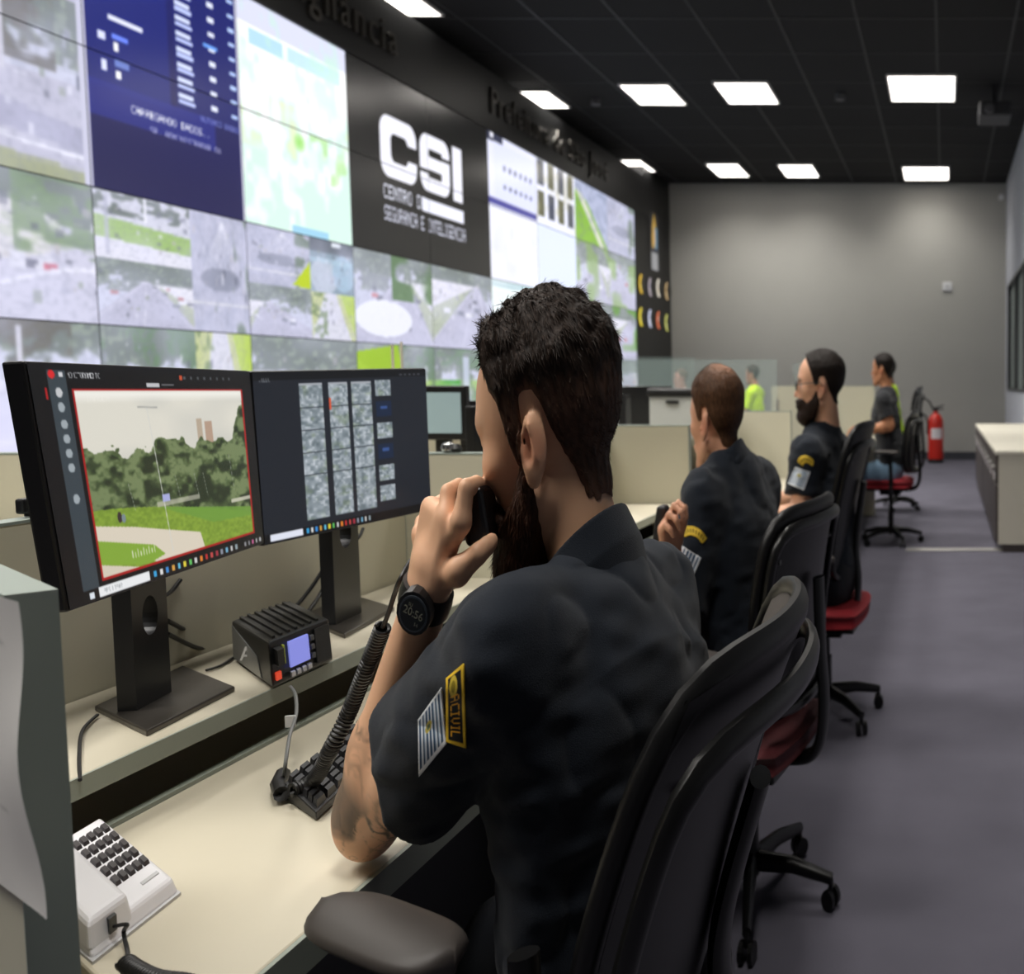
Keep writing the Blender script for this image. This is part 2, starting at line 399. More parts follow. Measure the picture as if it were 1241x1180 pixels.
    for _ in range(34):      # small clutter: cars, people, windows
        x, y = r.random(), .12 + r.random() * .7; s_ = .012 + r.random() * .03
        I.rect(x, y, x + s_, y + s_ * r.uniform(.8, 2.2), ['f2f2fa', '4b4f60', '8d90a6', '6b7a5e', '2f333f', 'd8d8e6', 'a8a2a0'][r.integers(7)], .6)
    I.put(np.clip(I.noise(46, seed + 4) - .45, 0, 1) * .9, '5a6070', .7)
    n0 = .2 + .26 * I.noise(4, seed + 9)
    I.put(n0 + .04, 'dcddfb'); return I.blur(1)
def paste(I, J, x0, y0, x1, y1):
    H, W = I.H, I.W; a0, a1, b0, b1 = int(round(x0 * W)), int(round(x1 * W)), int(round(y0 * H)), int(round(y1 * H))
    yy = ((np.arange(b1 - b0) + .5) / (b1 - b0) * J.H).astype(int); xx = ((np.arange(a1 - a0) + .5) / (a1 - a0) * J.W).astype(int)
    I.a[b0:b1, a0:a1] = J.a[yy][:, xx]
regions = []
# left camera picture, dashboard, map
I = Img(PW, PH * 2, '333333')
J = cam_view(PW, PH, 5, 'street'); J.rect(.72, 0, 1, .9, 'b9c24a', .6); J.put((J.x > .2) * np.clip(J.noise(9, 2) - .3, 0, 1), 'e6dff0', .8); paste(I, J, 0, 0, 1, .36)
paste(I, cam_view(PW, PH, 12, 'trees'), 0, .36, 1, 1); I.rect(.965, 0, 1, 1, 'c9c9e0'); regions.append((0, 0, 1, 2, I))
I = Img(PW * 2, PH * 4, '1a1e66'); I.put(np.clip(I.y * 1.4 - .3, 0, 1), '1b1747', .8); I.rect(.02, .02, .5, .62, '1e2a80', .7); I.rect(.54, .02, .99, .62, '1b2472', .6)
I.rect(.14, .345, .34, .365, 'e8ecff'); I.rect(.08, .42, .12, .45, 'dfe4ff'); I.rect(.16, .41, .25, .43, '6f8bff'); I.rect(.165, .44, .19, .475, 'ffffff')
I.rect(.09, .52, .12, .56, 'dfe4ff'); I.rect(.165, .505, .25, .53, '6a7fc8'); I.rect(.17, .545, .2, .575, 'ffffff')
for k in range(9):
    y = .045 + k * .0615; I.rect(.555, y, .655, y + .018, 'd9e2ff'); I.rect(.555, y + .024, .665, y + .04, 'c4d0ff'); I.rect(.78, y + .005, .825, y + .026, 'e8eeff'); I.rect(.93, y + .01, .975, y + .026, 'bcd4ff')
I.rect(.56, .01, .66, .03, '9fb2ff'); I.rect(.74, .29, .84, .305, '6fa8ff')
I.rect(.0, .6, .8, .73, '232a86', .8)
I.text('CARREGANDO DADOS..', .25, .655, .028, 'ffffff', .75); I.text('SR. ADMINISTRADOR DO', .36, .715, .022, 'c8c8e4', .8); I.text('ULTIMOS DADOS', .7, .60, .02, '8d96dc', .8)
I.rect(0, 0, .012, 1, 'c8c8e0'); I.rect(.988, 0, 1, 1, 'd8d8ee'); I.blur(1); regions.append((1, 0, 1, 2, I))
I = Img(PW * 2, PH * 4, 'fbfdfd'); I.rect(0, 0, 1, .115, 'dcdff4'); I.rect(.09, .13, .38, .20, 'b9e0f2'); I.rect(.42, .13, .93, .20, 'c8e8f6')
n = I.noise(7, 4) * .6 + I.noise(20, 5) * .4
I.put(np.clip((n + I.y * .5 + I.x * .25 - .75) * 3, 0, 1), 'c9efe0', .75); I.put(np.clip((n - .62) * 6, 0, 1) * (I.y > .4) * (I.y < .65), 'e6efc4', .8)
I.put(np.clip(1 - ((I.x - .5) / .06) ** 2 - ((I.y - .56) / .05) ** 2, 0, 1), '9be06c', .9); I.put(np.clip((I.noise(16, 8) - .6) * 5, 0, 1) * (I.x > .6) * (I.y > .5) * (I.y < .72), 'b8e6a0', .8)
I.rect(.4, .965, .75, 1, '9fd2ec'); I.blur(1); regions.append((2, 0, 1, 2, I))
# logo over four panels
I = Img(PW * 4, PH * 4, '131313'); LWm, LHm = CW * 2, RH * 2; LY0, LZ0 = C0 + 3 * CW, R0
def U(Y): return (Y + .09 - LY0) / LWm
def V(z): return (LZ0 + .02 - z) / LHm
def rbox(y0, z1, y1, z0, r):      # rounded rectangle distance in metres
    Yg, Zg = LY0 + I.x * LWm - .09, LZ0 - I.y * LHm + .02
    qx = np.abs(Yg - (y0 + y1) / 2) - (y1 - y0) / 2 + r; qz = np.abs(Zg - (z0 + z1) / 2) - (z1 - z0) / 2 + r
    return np.hypot(np.maximum(qx, 0), np.maximum(qz, 0)) + np.minimum(np.maximum(qx, qz), 0) - r
def ss(d): return np.clip(.5 - d / .008, 0, 1)
Yg, Zg = LY0 + I.x * LWm - .09, LZ0 - I.y * LHm + .02
zt, zb = 3.36, 2.88; zm = (zt + zb) / 2
y0, y1 = 8.70, 9.30
cm = np.minimum(ss(rbox(y0, zt, y1, zb, .13)), 1 - ss(rbox(y0 + .17, zt - .13, y1 - .15, zb + .13, .06)))
cm = cm * (1 - ss(rbox(y1 - .16, zm + .06, y1 + .05, zm - .06, .01)))
I.put(cm, 'f4f4ff')
y0, y1 = 9.36, 9.92
sm = np.minimum(ss(rbox(y0, zt, y1, zb, .13)), 1 - ss(rbox(y0 + .16, zt - .12, y1 - .15, zm + .055, .02)))
sm = np.minimum(sm, 1 - ss(rbox(y0 + .15, zm - .055, y1 - .16, zb + .12, .02)))
sm = sm * (1 - ss(rbox(y1 - .16, zt - .15, y1 + .05, zm + .06, .01))) * (1 - ss(rbox(y0 - .05, zm - .06, y0 + .16, zb + .15, .01)))
I.put(sm, 'f4f4ff'); I.put(ss(rbox(9.98, zt, 10.17, zb, .01)), 'f4f4ff')
I.text('CENTRO DE', U(8.73), V(2.815), .105 / LHm, 'eceeff', .62); I.put(ss(rbox(9.38, 2.815, 10.18, 2.70, .005)), 'f0f1ff')
I.text('SEGURANCA E INTELIGENCIA', U(8.73), V(2.65), .11 / LHm, 'e4e6fa', .46)
I.blur(1); regions.append((3, 0, 2, 2, I))
# right-hand cluster
I = Img(PW, PH * 2, 'e6e8fc'); I.rect(0, 0, .3, .06, '3a3d52'); I.rect(.06, .0, .12, .04, 'f4f4ff'); I.rect(.12, .05, 1, .47, 'dfe3fb')
for r_ in range(2):
    for k in range(6): I.rect(.3 + k * .11, .19 + r_ * .13, .345 + k * .11, .225 + r_ * .13, '50547a')
I.rect(0, .44, 1, .485, '4c4a9a'); I.rect(0, .5, 1, 1, 'f0f1fe'); I.put(np.clip(I.noise(9, 3) - .5, 0, 1) * (I.y > .6), 'cfd3ee', .8); regions.append((5, 0, 1, 2, I.blur(1)))
I = Img(PW, PH * 2, 'eef0ff')
for k in range(4):
    for r_ in range(2): I.rect(.03 + k * .25, .01 + r_ * .235, .19 + k * .25, .2 + r_ * .235, '60604a' if (k + r_) % 2 else '454a5e')
I.put(np.clip(I.noise(14, 2) - .4, 0, 1) * (I.y < .47), 'b9b27e', .7); I.rect(0, .49, 1, 1, 'dde6fb'); regions.append((6, 0, 1, 2, I.blur(1)))
def green_cam(sd):
    J = cam_view(PW, PH, sd, 'street'); J.put(np.clip((J.noise(5, sd) - .5) * 6, 0, 1), '86aa5c', .6); return J
I = Img(PW, PH * 2); J = Img(PW, PH, 'b6bcd8'); J.poly([(0, .15), (.35, .3), (1, 1), (0, 1)], '86b83a'); J.poly([(0, .15), (.2, .2), (.9, 1), (.75, 1)], 'd8dacc'); J.put(np.clip(J.noise(12, 9) - .4, 0, 1), '6f7c96', .8)
paste(I, J.blur(1), 0, 0, 1, .5); paste(I, green_cam(21), 0, .5, 1, 1); regions.append((7, 0, 1, 2, I))
I = Img(PW, PH * 2); paste(I, cam_view(PW, PH, 22, 'plaza'), 0, 0, 1, .5); paste(I, green_cam(25), 0, .5, 1, 1); regions.append((8, 0, 1, 2, I))
# third row
def tiles(lst):
    I = Img(PW, PH, '20242c')
    for (x0, y0, x1, y1, k, sd) in lst: paste(I, cam_view(PW, PH, sd, k), x0, y0, x1, y1)
    return I
row2 = [('round', 31), None, None, ('street', 33), ('street', 34), 'pale', 'pale', 'g1', 'g2']
for c, q in enumerate(row2):
    if c == 1: I = tiles([(0, 0, .58, .5, 'verge', 41), (0, .5, .58, 1, 'street', 42), (.58, 0, 1, 1, 'plaza', 43)])
    elif c == 2: I = tiles([(0, 0, .55, .53, 'plaza', 44), (.55, 0, 1, .53, 'indoor', 45), (0, .53, .55, 1, 'street', 46), (.55, .53, 1, 1, 'yellow', 47)]); I.poly([(.38, .5), (.55, .25), (.55, .52)], 'b8cc22')
    elif q == 'pale': I = Img(PW, PH, 'e8f4f4'); I.rect(0, 0, 1, .1, 'a8c8d0'); I.put(I.noise(5, c), 'f6f8ff', .7)
    elif q in ('g1', 'g2'): I = cam_view(PW, PH, 50 + c, 'street'); I.put(np.clip((I.noise(4, c) - .5) * 6, 0, 1), '5f9a35', .7)
    else: I = cam_view(PW, PH, q[1], q[0])
    if c == 3: I.put(np.clip((I.noise(5, 3) - .35) * 5, 0, 1) * (I.y < .5) * (I.x > .45), '54754a', .8); I.ell(.35, .72, .35, .2, 'eceefa', .9)
    regions.append((c, 2, 1, 1, I))
row3 = ['trees', None, 'street', 'park', 'park', 'street', 'street', 'verge', 'street']
for c, q in enumerate(row3):
    if c == 1: I = tiles([(0, 0, .58, 1, 'park', 61), (.58, 0, 1, 1, 'yellow', 62)])
    else: I = cam_view(PW, PH, 70 + c, q)
    if c == 3: I.poly([(0, .1), (.5, 0), (.6, .5), (0, .4)], '9cc41e', .85)
    if c == 4: I.rect(.45, .1, .55, 1, 'c9cfe8', .8); I.put(np.clip((I.noise(5, 3) - .4) * 5, 0, 1) * (I.x < .4) * (I.y > .4), '3f9a3a', .8)
    if c == 0: I.put(np.clip((I.y - .25) * 3, 0, 1), 'dcdcf8', .8); I.rect(.75, .5, 1, .75, 'b05060', .6)
    regions.append((c, 3, 1, 1, I))
m_screen = mat('wall_display', rough=.22, spec=.8, attr='Col', attr_emit=1.12)
m_screenb = mat('display_bezel', '0c0c0e', rough=.4)
pic = ['camera picture of a tree-lined road', 'dark blue dashboard with white figures', 'white and pale green map', 'black field and white CSI logo, left part', 'black field and white CSI logo, right part', 'white page with two rows of small marks', 'white page of dark columns', 'camera picture of a green bank', 'camera picture at the right end of the wall']
rowname = ['top row', 'second row', 'third row', 'bottom row']
for (c0, r0, nc, nr, I) in regions:
    hh, ww = I.a.shape[0] // nr, I.a.shape[1] // nc
    for a in range(nc):
        for b_ in range(nr):
            c, r = c0 + a, r0 + b_
            sub = I.a[b_ * hh:(b_ + 1) * hh, a * ww:(a + 1) * ww]
            y0, y1 = C0 + c * CW + .0015, C0 + (c + 1) * CW - .0015; z1, z0 = R0 - r * RH - .0015, R0 - (r + 1) * RH + .0015
            desc = pic[c] if r < 2 else ('video wall screen of a street camera picture')
            t = thing('video_wall_panel', (XW, (y0 + y1) / 2, z0), 'video wall panel, %s, %s column from the left, %s' % (rowname[r], ['first', 'second', 'third', 'fourth', 'fifth', 'sixth', 'seventh', 'eighth', 'ninth'][c], desc if r < 2 else 'camera pictures'), 'screen', 'video wall panels')
            color_grid('screen', sub, lambda u, v: np.stack([np.full_like(u, XW), y0 + .002 + u * (y1 - y0 - .004), z1 - .002 - v * (z1 - z0 - .004)], 1), m_screen, t, flip=True)
            MB().b2((XW - .08, y0, z0), (XW - .002, y1, z1)).build('housing', m_screenb, t)
# fascia around the display wall, crest panel
yE = C0 + 9 * CW
b = MB()
b.b2((XB, NEARY, R0), (XW + .015, FARY, 4.22)); b.b2((XB, NEARY, 0), (XW - .09, yE, R0)); b.b2((XB, NEARY, 0), (XW + .01, C0 + 9 * CW, R0 - 4 * RH)); b.b2((XB, yE, 0), (XW + .01, FARY, R0)); b.b2((XB, 16.4, 4.22), (XW + .01, FARY, CEIL)); b.b2((XB, NEARY, .846), (XW + .01, C0, R0))
struct(b.build('wall_left', m_blackwall))
m_let = mat('dim_steel_letters', '4a4743', rough=.4, metal=.5)
def wall_text(txt, Yc, z, size, name, label):
    M_ = Matrix(((0, 0, 1, XW + .03), (-1 * -1, 0, 0, Yc), (0, 1, 0, z), (0, 0, 0, 1)))
    t = thing(name, (XW + .03, Yc, z), label, 'sign'); w0 = len(txt) * size * .27
    x = -w0
    for ch in txt:
        ww = size * {'i': .26, 'l': .26, 'I': .28, ' ': .3, 'r': .38, 't': .36, 'f': .32}.get(ch, .56)
        if ch != ' ': text_mesh(ch, size, .012, 'letter', m_let, t, M_ @ Matrix.Translation((x + ww / 2, 0, 0)) @ Matrix.Identity(4))
        x += ww
    return t
wall_text('Centro de Vigilância', 7.75, 3.93, .36, 'sign_lettering', 'dim raised lettering above the map on the black fascia')
wall_text('Prefeitura de São José', 13.0, 3.93, .36, 'sign_lettering', 'dim raised lettering on the fascia right of the logo')
# crest panel emblems (flat badges; emission added to brighten the unlit print)
def disc(name, px, py, rw, rh, img, label, group=None):
    p = onx(px, py, XW + .02); t = Img(24, 48, img[0]) if False else None
    I = Img(26, 44, img[0]); I.put(((I.x - .5) / .38) ** 2 + ((I.y - .5) / .4) ** 2 < 1, img[1]); I.ell(.5, .42, .2, .16, img[2]); I.rect(.3, .62, .7, .72, img[3]); I.blur(1)
    thn = thing(name, p, label, 'badge', group)
    def fn(u, v):
        a = (u - .5) * 2; c = (v - .5) * 2; k = np.maximum(np.abs(a), np.abs(c)) / np.maximum(np.hypot(a, c), 1e-6)
        return np.stack([np.full_like(a, p[0] + .012), p[1] + a * k * rw, p[2] - c * k * rh], 1)
    color_grid('emblem_print', I.a, fn, mat('glowing_print', rough=.5, attr='Col', attr_emit=1.1), thn, flip=True)
    MB().lathe([(1, .022), (1, .028)], (0, 0, 0), 24, 'x').build('backing', m_screenb, thn, local=True).scale = (1, rw * .99, rh * .99)
    thn.children[-1].location = (-.018, 0, 0)
pal = [('d9b23c', 'e8c85a', '8a6a20', 'f2e2a0'), ('9a9096', 'b8aeb4', '6a6a88', 'd8d0d0'), ('d8d0c0', 'efe8da', 'a09078', 'c8a868'), ('a8906a', 'c0a47a', '6f5a3c', 'e0cca0'),
       ('e0cc3a', 'f0e060', 'a08c20', 'fff0a0'), ('c0c4dc', 'dfe2f4', '7078a0', 'ffffff'), ('c86a4a', 'e08060', 'f0d0c0', '903828'), ('b0b060', 'c8c878', '707838', 'e8e8b0')]
nmz = ['gold', 'grey', 'white', 'tan', 'yellow', 'silver blue', 'red', 'olive']
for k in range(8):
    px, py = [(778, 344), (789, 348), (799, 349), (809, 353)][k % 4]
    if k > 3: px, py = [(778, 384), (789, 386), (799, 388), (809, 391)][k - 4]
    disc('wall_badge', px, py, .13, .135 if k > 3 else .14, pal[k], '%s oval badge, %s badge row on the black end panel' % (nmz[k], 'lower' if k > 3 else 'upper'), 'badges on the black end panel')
p = onx(793, 293, XW + .02)
t = thing('wall_crest', p, 'tall coloured crest above the badges on the black end panel', 'emblem')
I = Img(30, 70, '121212'); I.poly([(.5, 0), (.72, .25), (.75, .62), (.25, .62), (.3, .25)], 'b08c3c'); I.rect(.55, .25, .8, .62, '5c7c92'); I.rect(.42, .3, .56, .55, 'd0a060'); I.rect(.2, .62, .85, .66, '20243a'); I.rect(.2, .68, .82, 1, '8e8e90'); I.blur(1)
color_grid('emblem_print', I.a, lambda u, v: np.stack([np.full_like(u, p[0]), p[1] - .28 + u * .56, p[2] + .42 - v * .84], 1), mat('glowing_print'), t, flip=True)  # crest print also self-glows for brightness, no lamp behind it

# ------------------------------------------------------------------ far wall things
p = at(1148, 347, FARY - .02)
t = thing('wall_plate', (p[0], FARY - .03, p[2]), 'small white square plate high on the grey back wall', 'wall plate')
MB().b2((p[0] - .075, FARY - .03, p[2] - .07), (p[0] + .075, FARY, p[2] + .07)).build('body', mat('white_plastic'), t, bevel=.01)
MB().b2((p[0] - .02, FARY - .04, p[2] - .02), (p[0] + .02, FARY - .03, p[2] + .02)).build('button', mat('lightgrey_plastic', 'b9babc', rough=.5), t)
# fire extinguisher
q = onz(1134, 561, 0); ex, ey = q[0], 17.2
t = thing('fire_extinguisher', (ex, ey, 0), 'red fire extinguisher with black hose standing by the grey back wall', 'fire extinguisher')
m_red = mat('extinguisher_red', 'c8281a', rough=.3, var=.03)
MB().lathe([(.10, .04), (.115, .06), (.118, .1), (.118, .62), (.11, .68), (.08, .735), (.045, .76), (.04, .8)], (ex, ey, 0), 28).build('cylinder', m_red, t, smooth=True)
MB().lathe([(.1, 0), (.122, .01), (.12, .06), (.1, .07)], (ex, ey, 0), 24).build('base_ring', mat('black_plastic', '151517', rough=.45), t, smooth=True)
MB().b2((ex - .035, ey - .03, .79), (ex + .035, ey + .03, .85)).box((ex + .05, ey, .87), (.16, .025, .02), ry=-.3).box((ex + .05, ey, .835), (.14, .025, .02)).build('valve_handle', mat('black_plastic'), t)
MB().tube([(ex - .03, ey, .82), (ex - .1, ey, .95), (ex - .17, ey, 1.0), (ex - .24, ey, .95), (ex - .255, ey, .86), (ex - .22, ey, .77), (ex - .15, ey - .02, .73), (ex - .12, ey - .03, .6), (ex - .13, ey - .02, .45)], .015, 8).build('hose', mat('black_plastic'), t, smooth=True)
AA = [math.radians(q) for q in range(235, 330, 8)]
MB().prism([(ex + .1185 * math.cos(q), ey + .1185 * math.sin(q), .38) for q in AA] + [(ex + .1175 * math.cos(q), ey + .1175 * math.sin(q), .38) for q in AA[::-1]], [(ex + .1185 * math.cos(q), ey + .1185 * math.sin(q), .54) for q in AA] + [(ex + .1175 * math.cos(q), ey + .1175 * math.sin(q), .54) for q in AA[::-1]]).build('paper_label', mat('label_white', 'e6dfe0', rough=.6), t)
# ------------------------------------------------------------------ low cabinet on the right
m_ltop = mat('beige_laminate', 'c9c4b4', rough=.5, var=.02, vscale=6)
m_dbrown = mat('dark_brown_laminate', '3f3836', rough=.5, var=.06, vscale=10)
cy0, cy1, cx0, cx1 = 8.12, 13.4, .375, XR - .005
cy1b = 10.95
for i, (a, b_) in enumerate(((cy0, 10.93), (10.94, 13.4))):
    t = thing('low_cabinet', ((cx0 + .3), (a + b_) / 2, 0), ['beige low cabinet with dark drawers by the aisle, nearer one', 'farther low cabinet with dark drawers against the right wall'][i], 'cabinet', 'low cabinets on the right')
    xr = cx1 if i else 1.4
    MB().b2((cx0 + .02, a, .06), (xr, b_, .72)).build('body', m_ltop, t)
    MB().b2((cx0 - .005, a - .01, .72), (xr, b_, .75)).build('worktop', mat('pale_laminate', 'd9d4c4', rough=.45), t, bevel=.004)
    MB().b2((cx0 + .05, a + .01, 0), (xr, b_, .06)).build('plinth', m_dbrown, t)
    n = 5; dw = (b_ - a - .06) / n
    for k in range(n):
        ya = a + .03 + k * dw
        for (za, zb_) in ((.5, .71), (.07, .49)):
            d_ = MB().b2((cx0, ya + .005, za), (cx0 + .02, ya + dw - .005, zb_)).build('drawer', m_dbrown, t, bevel=.003)
            if za == .5:
                MB().b2((cx0 - .02, ya + dw * .3, za + .1), (cx0, ya + dw * .7, za + .12)).build('handle', m_alu, d_)
                MB().b2((cx0 - .004, ya + dw * .35, za + .02), (cx0, ya + dw * .6, za + .075)).build('paper_label', mat('label_white'), d_)
# ------------------------------------------------------------------ workstations
DZ, DX0, DX1, SZ = .75, -.58, -.937, .825
m_desk = mat('desk_laminate', 'c5beaa', rough=.42, var=.015, vscale=9)
m_edge = mat('desk_edge_band', '8f978c', rough=.5)
m_panel = mat('partition_laminate', 'c6c2ad', rough=.55, var=.02, vscale=3)
m_pedge = mat('partition_edge', '8d978f', rough=.5)
m_blk = mat('black_plastic', '151517', rough=.45)
m_dark = mat('dark_metal', '1e1e20', rough=.5)
m_white = mat('white_plastic'); m_lg = mat('lightgrey_plastic')
def worktop(ya, yb, lab):
    t = thing('desk', (-.76, (ya + yb) / 2, 0), lab, 'desk', 'desks in the row along the display wall')
    if ya < 2:      # the near desk ends against the slanted end panel
        pl_ = [(DX1, 1.075), (-.66, .862), (DX0 - .003, .80), (DX0 - .003, yb), (DX1, yb)]
        MB().prism([(x, y, DZ - .028) for x, y in pl_], [(x, y, DZ) for x, y in pl_]).build('tabletop', m_desk, t, bevel=.003)
        MB().b2((DX0 - .003, .80, DZ - .034), (DX0 + .002, yb, DZ - .0005)).build('edge_band', m_edge, t)
    else:
        MB().b2((DX1, ya, DZ - .028), (DX0 - .003, yb, DZ)).build('tabletop', m_desk, t, bevel=.003)
        MB().b2((DX0 - .003, ya, DZ - .034), (DX0 + .002, yb, DZ - .0005)).build('edge_band', m_edge, t)
    MB().b2((DX1 - .012, ya, DZ - .024), (DX1, yb, DZ + .004)).build('edge_band', m_edge, t)
    for y in (ya + .05, yb - .05):
        MB().b2((DX1 + .02, y - .015, 0), (DX1 + .1, y + .015, DZ - .028)).build('leg', m_dark, t)
    MB().b2((DX1 - .02, ya, .12), (DX1 - .012, yb, DZ - .03)).build('modesty_panel', m_dark, t)
    return t
DESK0 = None
def shelf(ya, yb, lab):
    t = thing('monitor_shelf', (-1.05, (ya + yb) / 2, 0), lab, 'shelf', 'raised monitor shelves behind the desks')
    MB().b2((-1.165, ya, SZ - .022), (DX1, yb, SZ)).build('shelf_board', m_desk, t, bevel=.003)
    MB().b2((DX1, ya, SZ - .024), (DX1 + .003, yb, SZ - .0005)).build('edge_band', m_edge, t)
    for y in (ya + .02, yb - .02):
        MB().b2((-1.15, y - .012, 0), (-1.02, y + .012, SZ - .022)).build('support', m_dark, t)
    return t
def partition(a, b_, z0, z1, th, lab, name='partition_panel', edge_end=True):
    a, b_ = Vector(a), Vector(b_); d = (b_ - a).normalized(); n = Vector((-d.y, d.x)) * th / 2
    q = [a - n, b_ - n, b_ + n, a + n]
    t = thing(name, ((a.x + b_.x) / 2, (a.y + b_.y) / 2, z0), lab, 'partition', 'beige desk partitions')
    MB().prism([(p.x, p.y, z0) for p in q], [(p.x, p.y, z1 - .004) for p in q]).build('panel', m_panel, t)
    e = d * .002; q2 = [a - n * 1.04, b_ - n * 1.04 + e, b_ + n * 1.04 + e, a + n * 1.04]
    MB().prism([(p.x, p.y, z1 - .004) for p in q2], [(p.x, p.y, z1) for p in q2]).build('top_trim', m_pedge, t)
    q3 = [b_ - n * 1.04, b_ - n * 1.04 + e, b_ + n * 1.04 + e, b_ + n * 1.04]
    MB().prism([(p.x, p.y, z0) for p in q3], [(p.x, p.y, z1 - .004) for p in q3]).build('end_trim', m_pedge, t)
    return t
worktop(1.06, 2.40, 'beige desk top under the nearest man\'s elbow')
worktop(2.44, 3.88, 'beige desk top in front of the second man')
worktop(3.92, 5.78, 'beige desk top beyond the third man')
worktop(5.82, 10.4, 'far beige desk top in front of the man in jeans')
shelf(1.08, 2.40, 'raised beige shelf carrying the two near monitors')
shelf(2.44, 3.88, 'raised shelf behind the second man\'s desk')
shelf(3.92, 5.78, 'raised shelf behind the third desk')
partition((-1.185, 1.1), (-1.185, 2.40), 0, 1.075, .03, 'long beige partition behind the two near monitors')
partition((-1.185, 2.46), (-1.185, 3.86), 0, 1.06, .03, 'long beige partition behind the second man\'s desk')
partition((-2.3, 2.42), (-.86, 2.42), 0, 1.097, .035, 'beige cross partition behind the nearest man\'s raised hand')
partition((-2.4, 3.9), (-.895, 3.9), 0, 1.10, .035, 'beige cross partition between the first and second man\'s heads')
partition((-2.5, 5.8), (-.80, 5.8), 0, 1.10, .035, 'beige cross partition between the second and third man')
partition((-2.9, 7.6), (-1.6, 7.6), 0, 1.08, .035, 'far beige partition carrying the glass divider left of the second man')
partition((-1.62, 10.45), (-.66, 10.45), 0, 1.215, .035, 'tall beige cross partition right of the bearded man with glasses')
# near end panel, angled, with papers on it
pa = np.array([-1.105, 1.235]); pb = np.array([-.875, 1.085])
a1, a2 = onx(36, 724, -.905), at(75, 716, 1.115)
NE = (-.664, .800)
near = partition((-.94, 1.026), NE, .05, 1.098, .030, 'beige end panel with papers in the lower left corner', edge_end=True)
dpn = Vector((NE[0] + .94, NE[1] - 1.026)).normalized(); nn = Vector((dpn.y, -dpn.x))
def onnear(px, py, off):
    r = ray(px, py); p0 = np.array(NE) + np.array(nn) * (.015 + off)
    k = (p0 @ np.array(nn)) / (r[:2] @ np.array(nn)); return r * k + np.array([0, 0, CH])
I = Img(60, 120, 'e3e1de'); I.put(np.clip(I.noise(6, 3) - .5, 0, 1), 'cfcdcb', .5)
I.line(.35, .1, .8, .16, .004, 'b4b2b0'); I.line(.2, .35, .7, .3, .004, 'b6b4b2'); I.line(.3, .5, .5, .56, .004, 'a8a6a5'); I.line(.3, .66, .8, .7, .004, 'b0aeac'); I.blur(1)
c0, c1, c2, c3 = [onnear(*p, .004) for p in ((-60, 700), (32, 728), (64, 1112), (-60, 1020))]
def papfn(u, v):
    P = np.outer((1 - u) * (1 - v), c0) + np.outer(u * (1 - v), c1) + np.outer(u * v, c2) + np.outer((1 - u) * v, c3)
    bow = np.sin(v * PI) ** 2 * .006 * (u ** 2) + .0015 * np.sin(v * 9 + u * 3) * u
    P[:, 0] += nn.x * (bow + .004); P[:, 1] += nn.y * (bow + .004); return P
t = thing('paper_sheet', tuple(float(x) for x in c2), 'large curled white paper sheet hanging on the near end panel', 'paper')
color_grid('sheet', I.a, papfn, mat('printed_paper', rough=.8, attr='Col'), t, smooth=True)

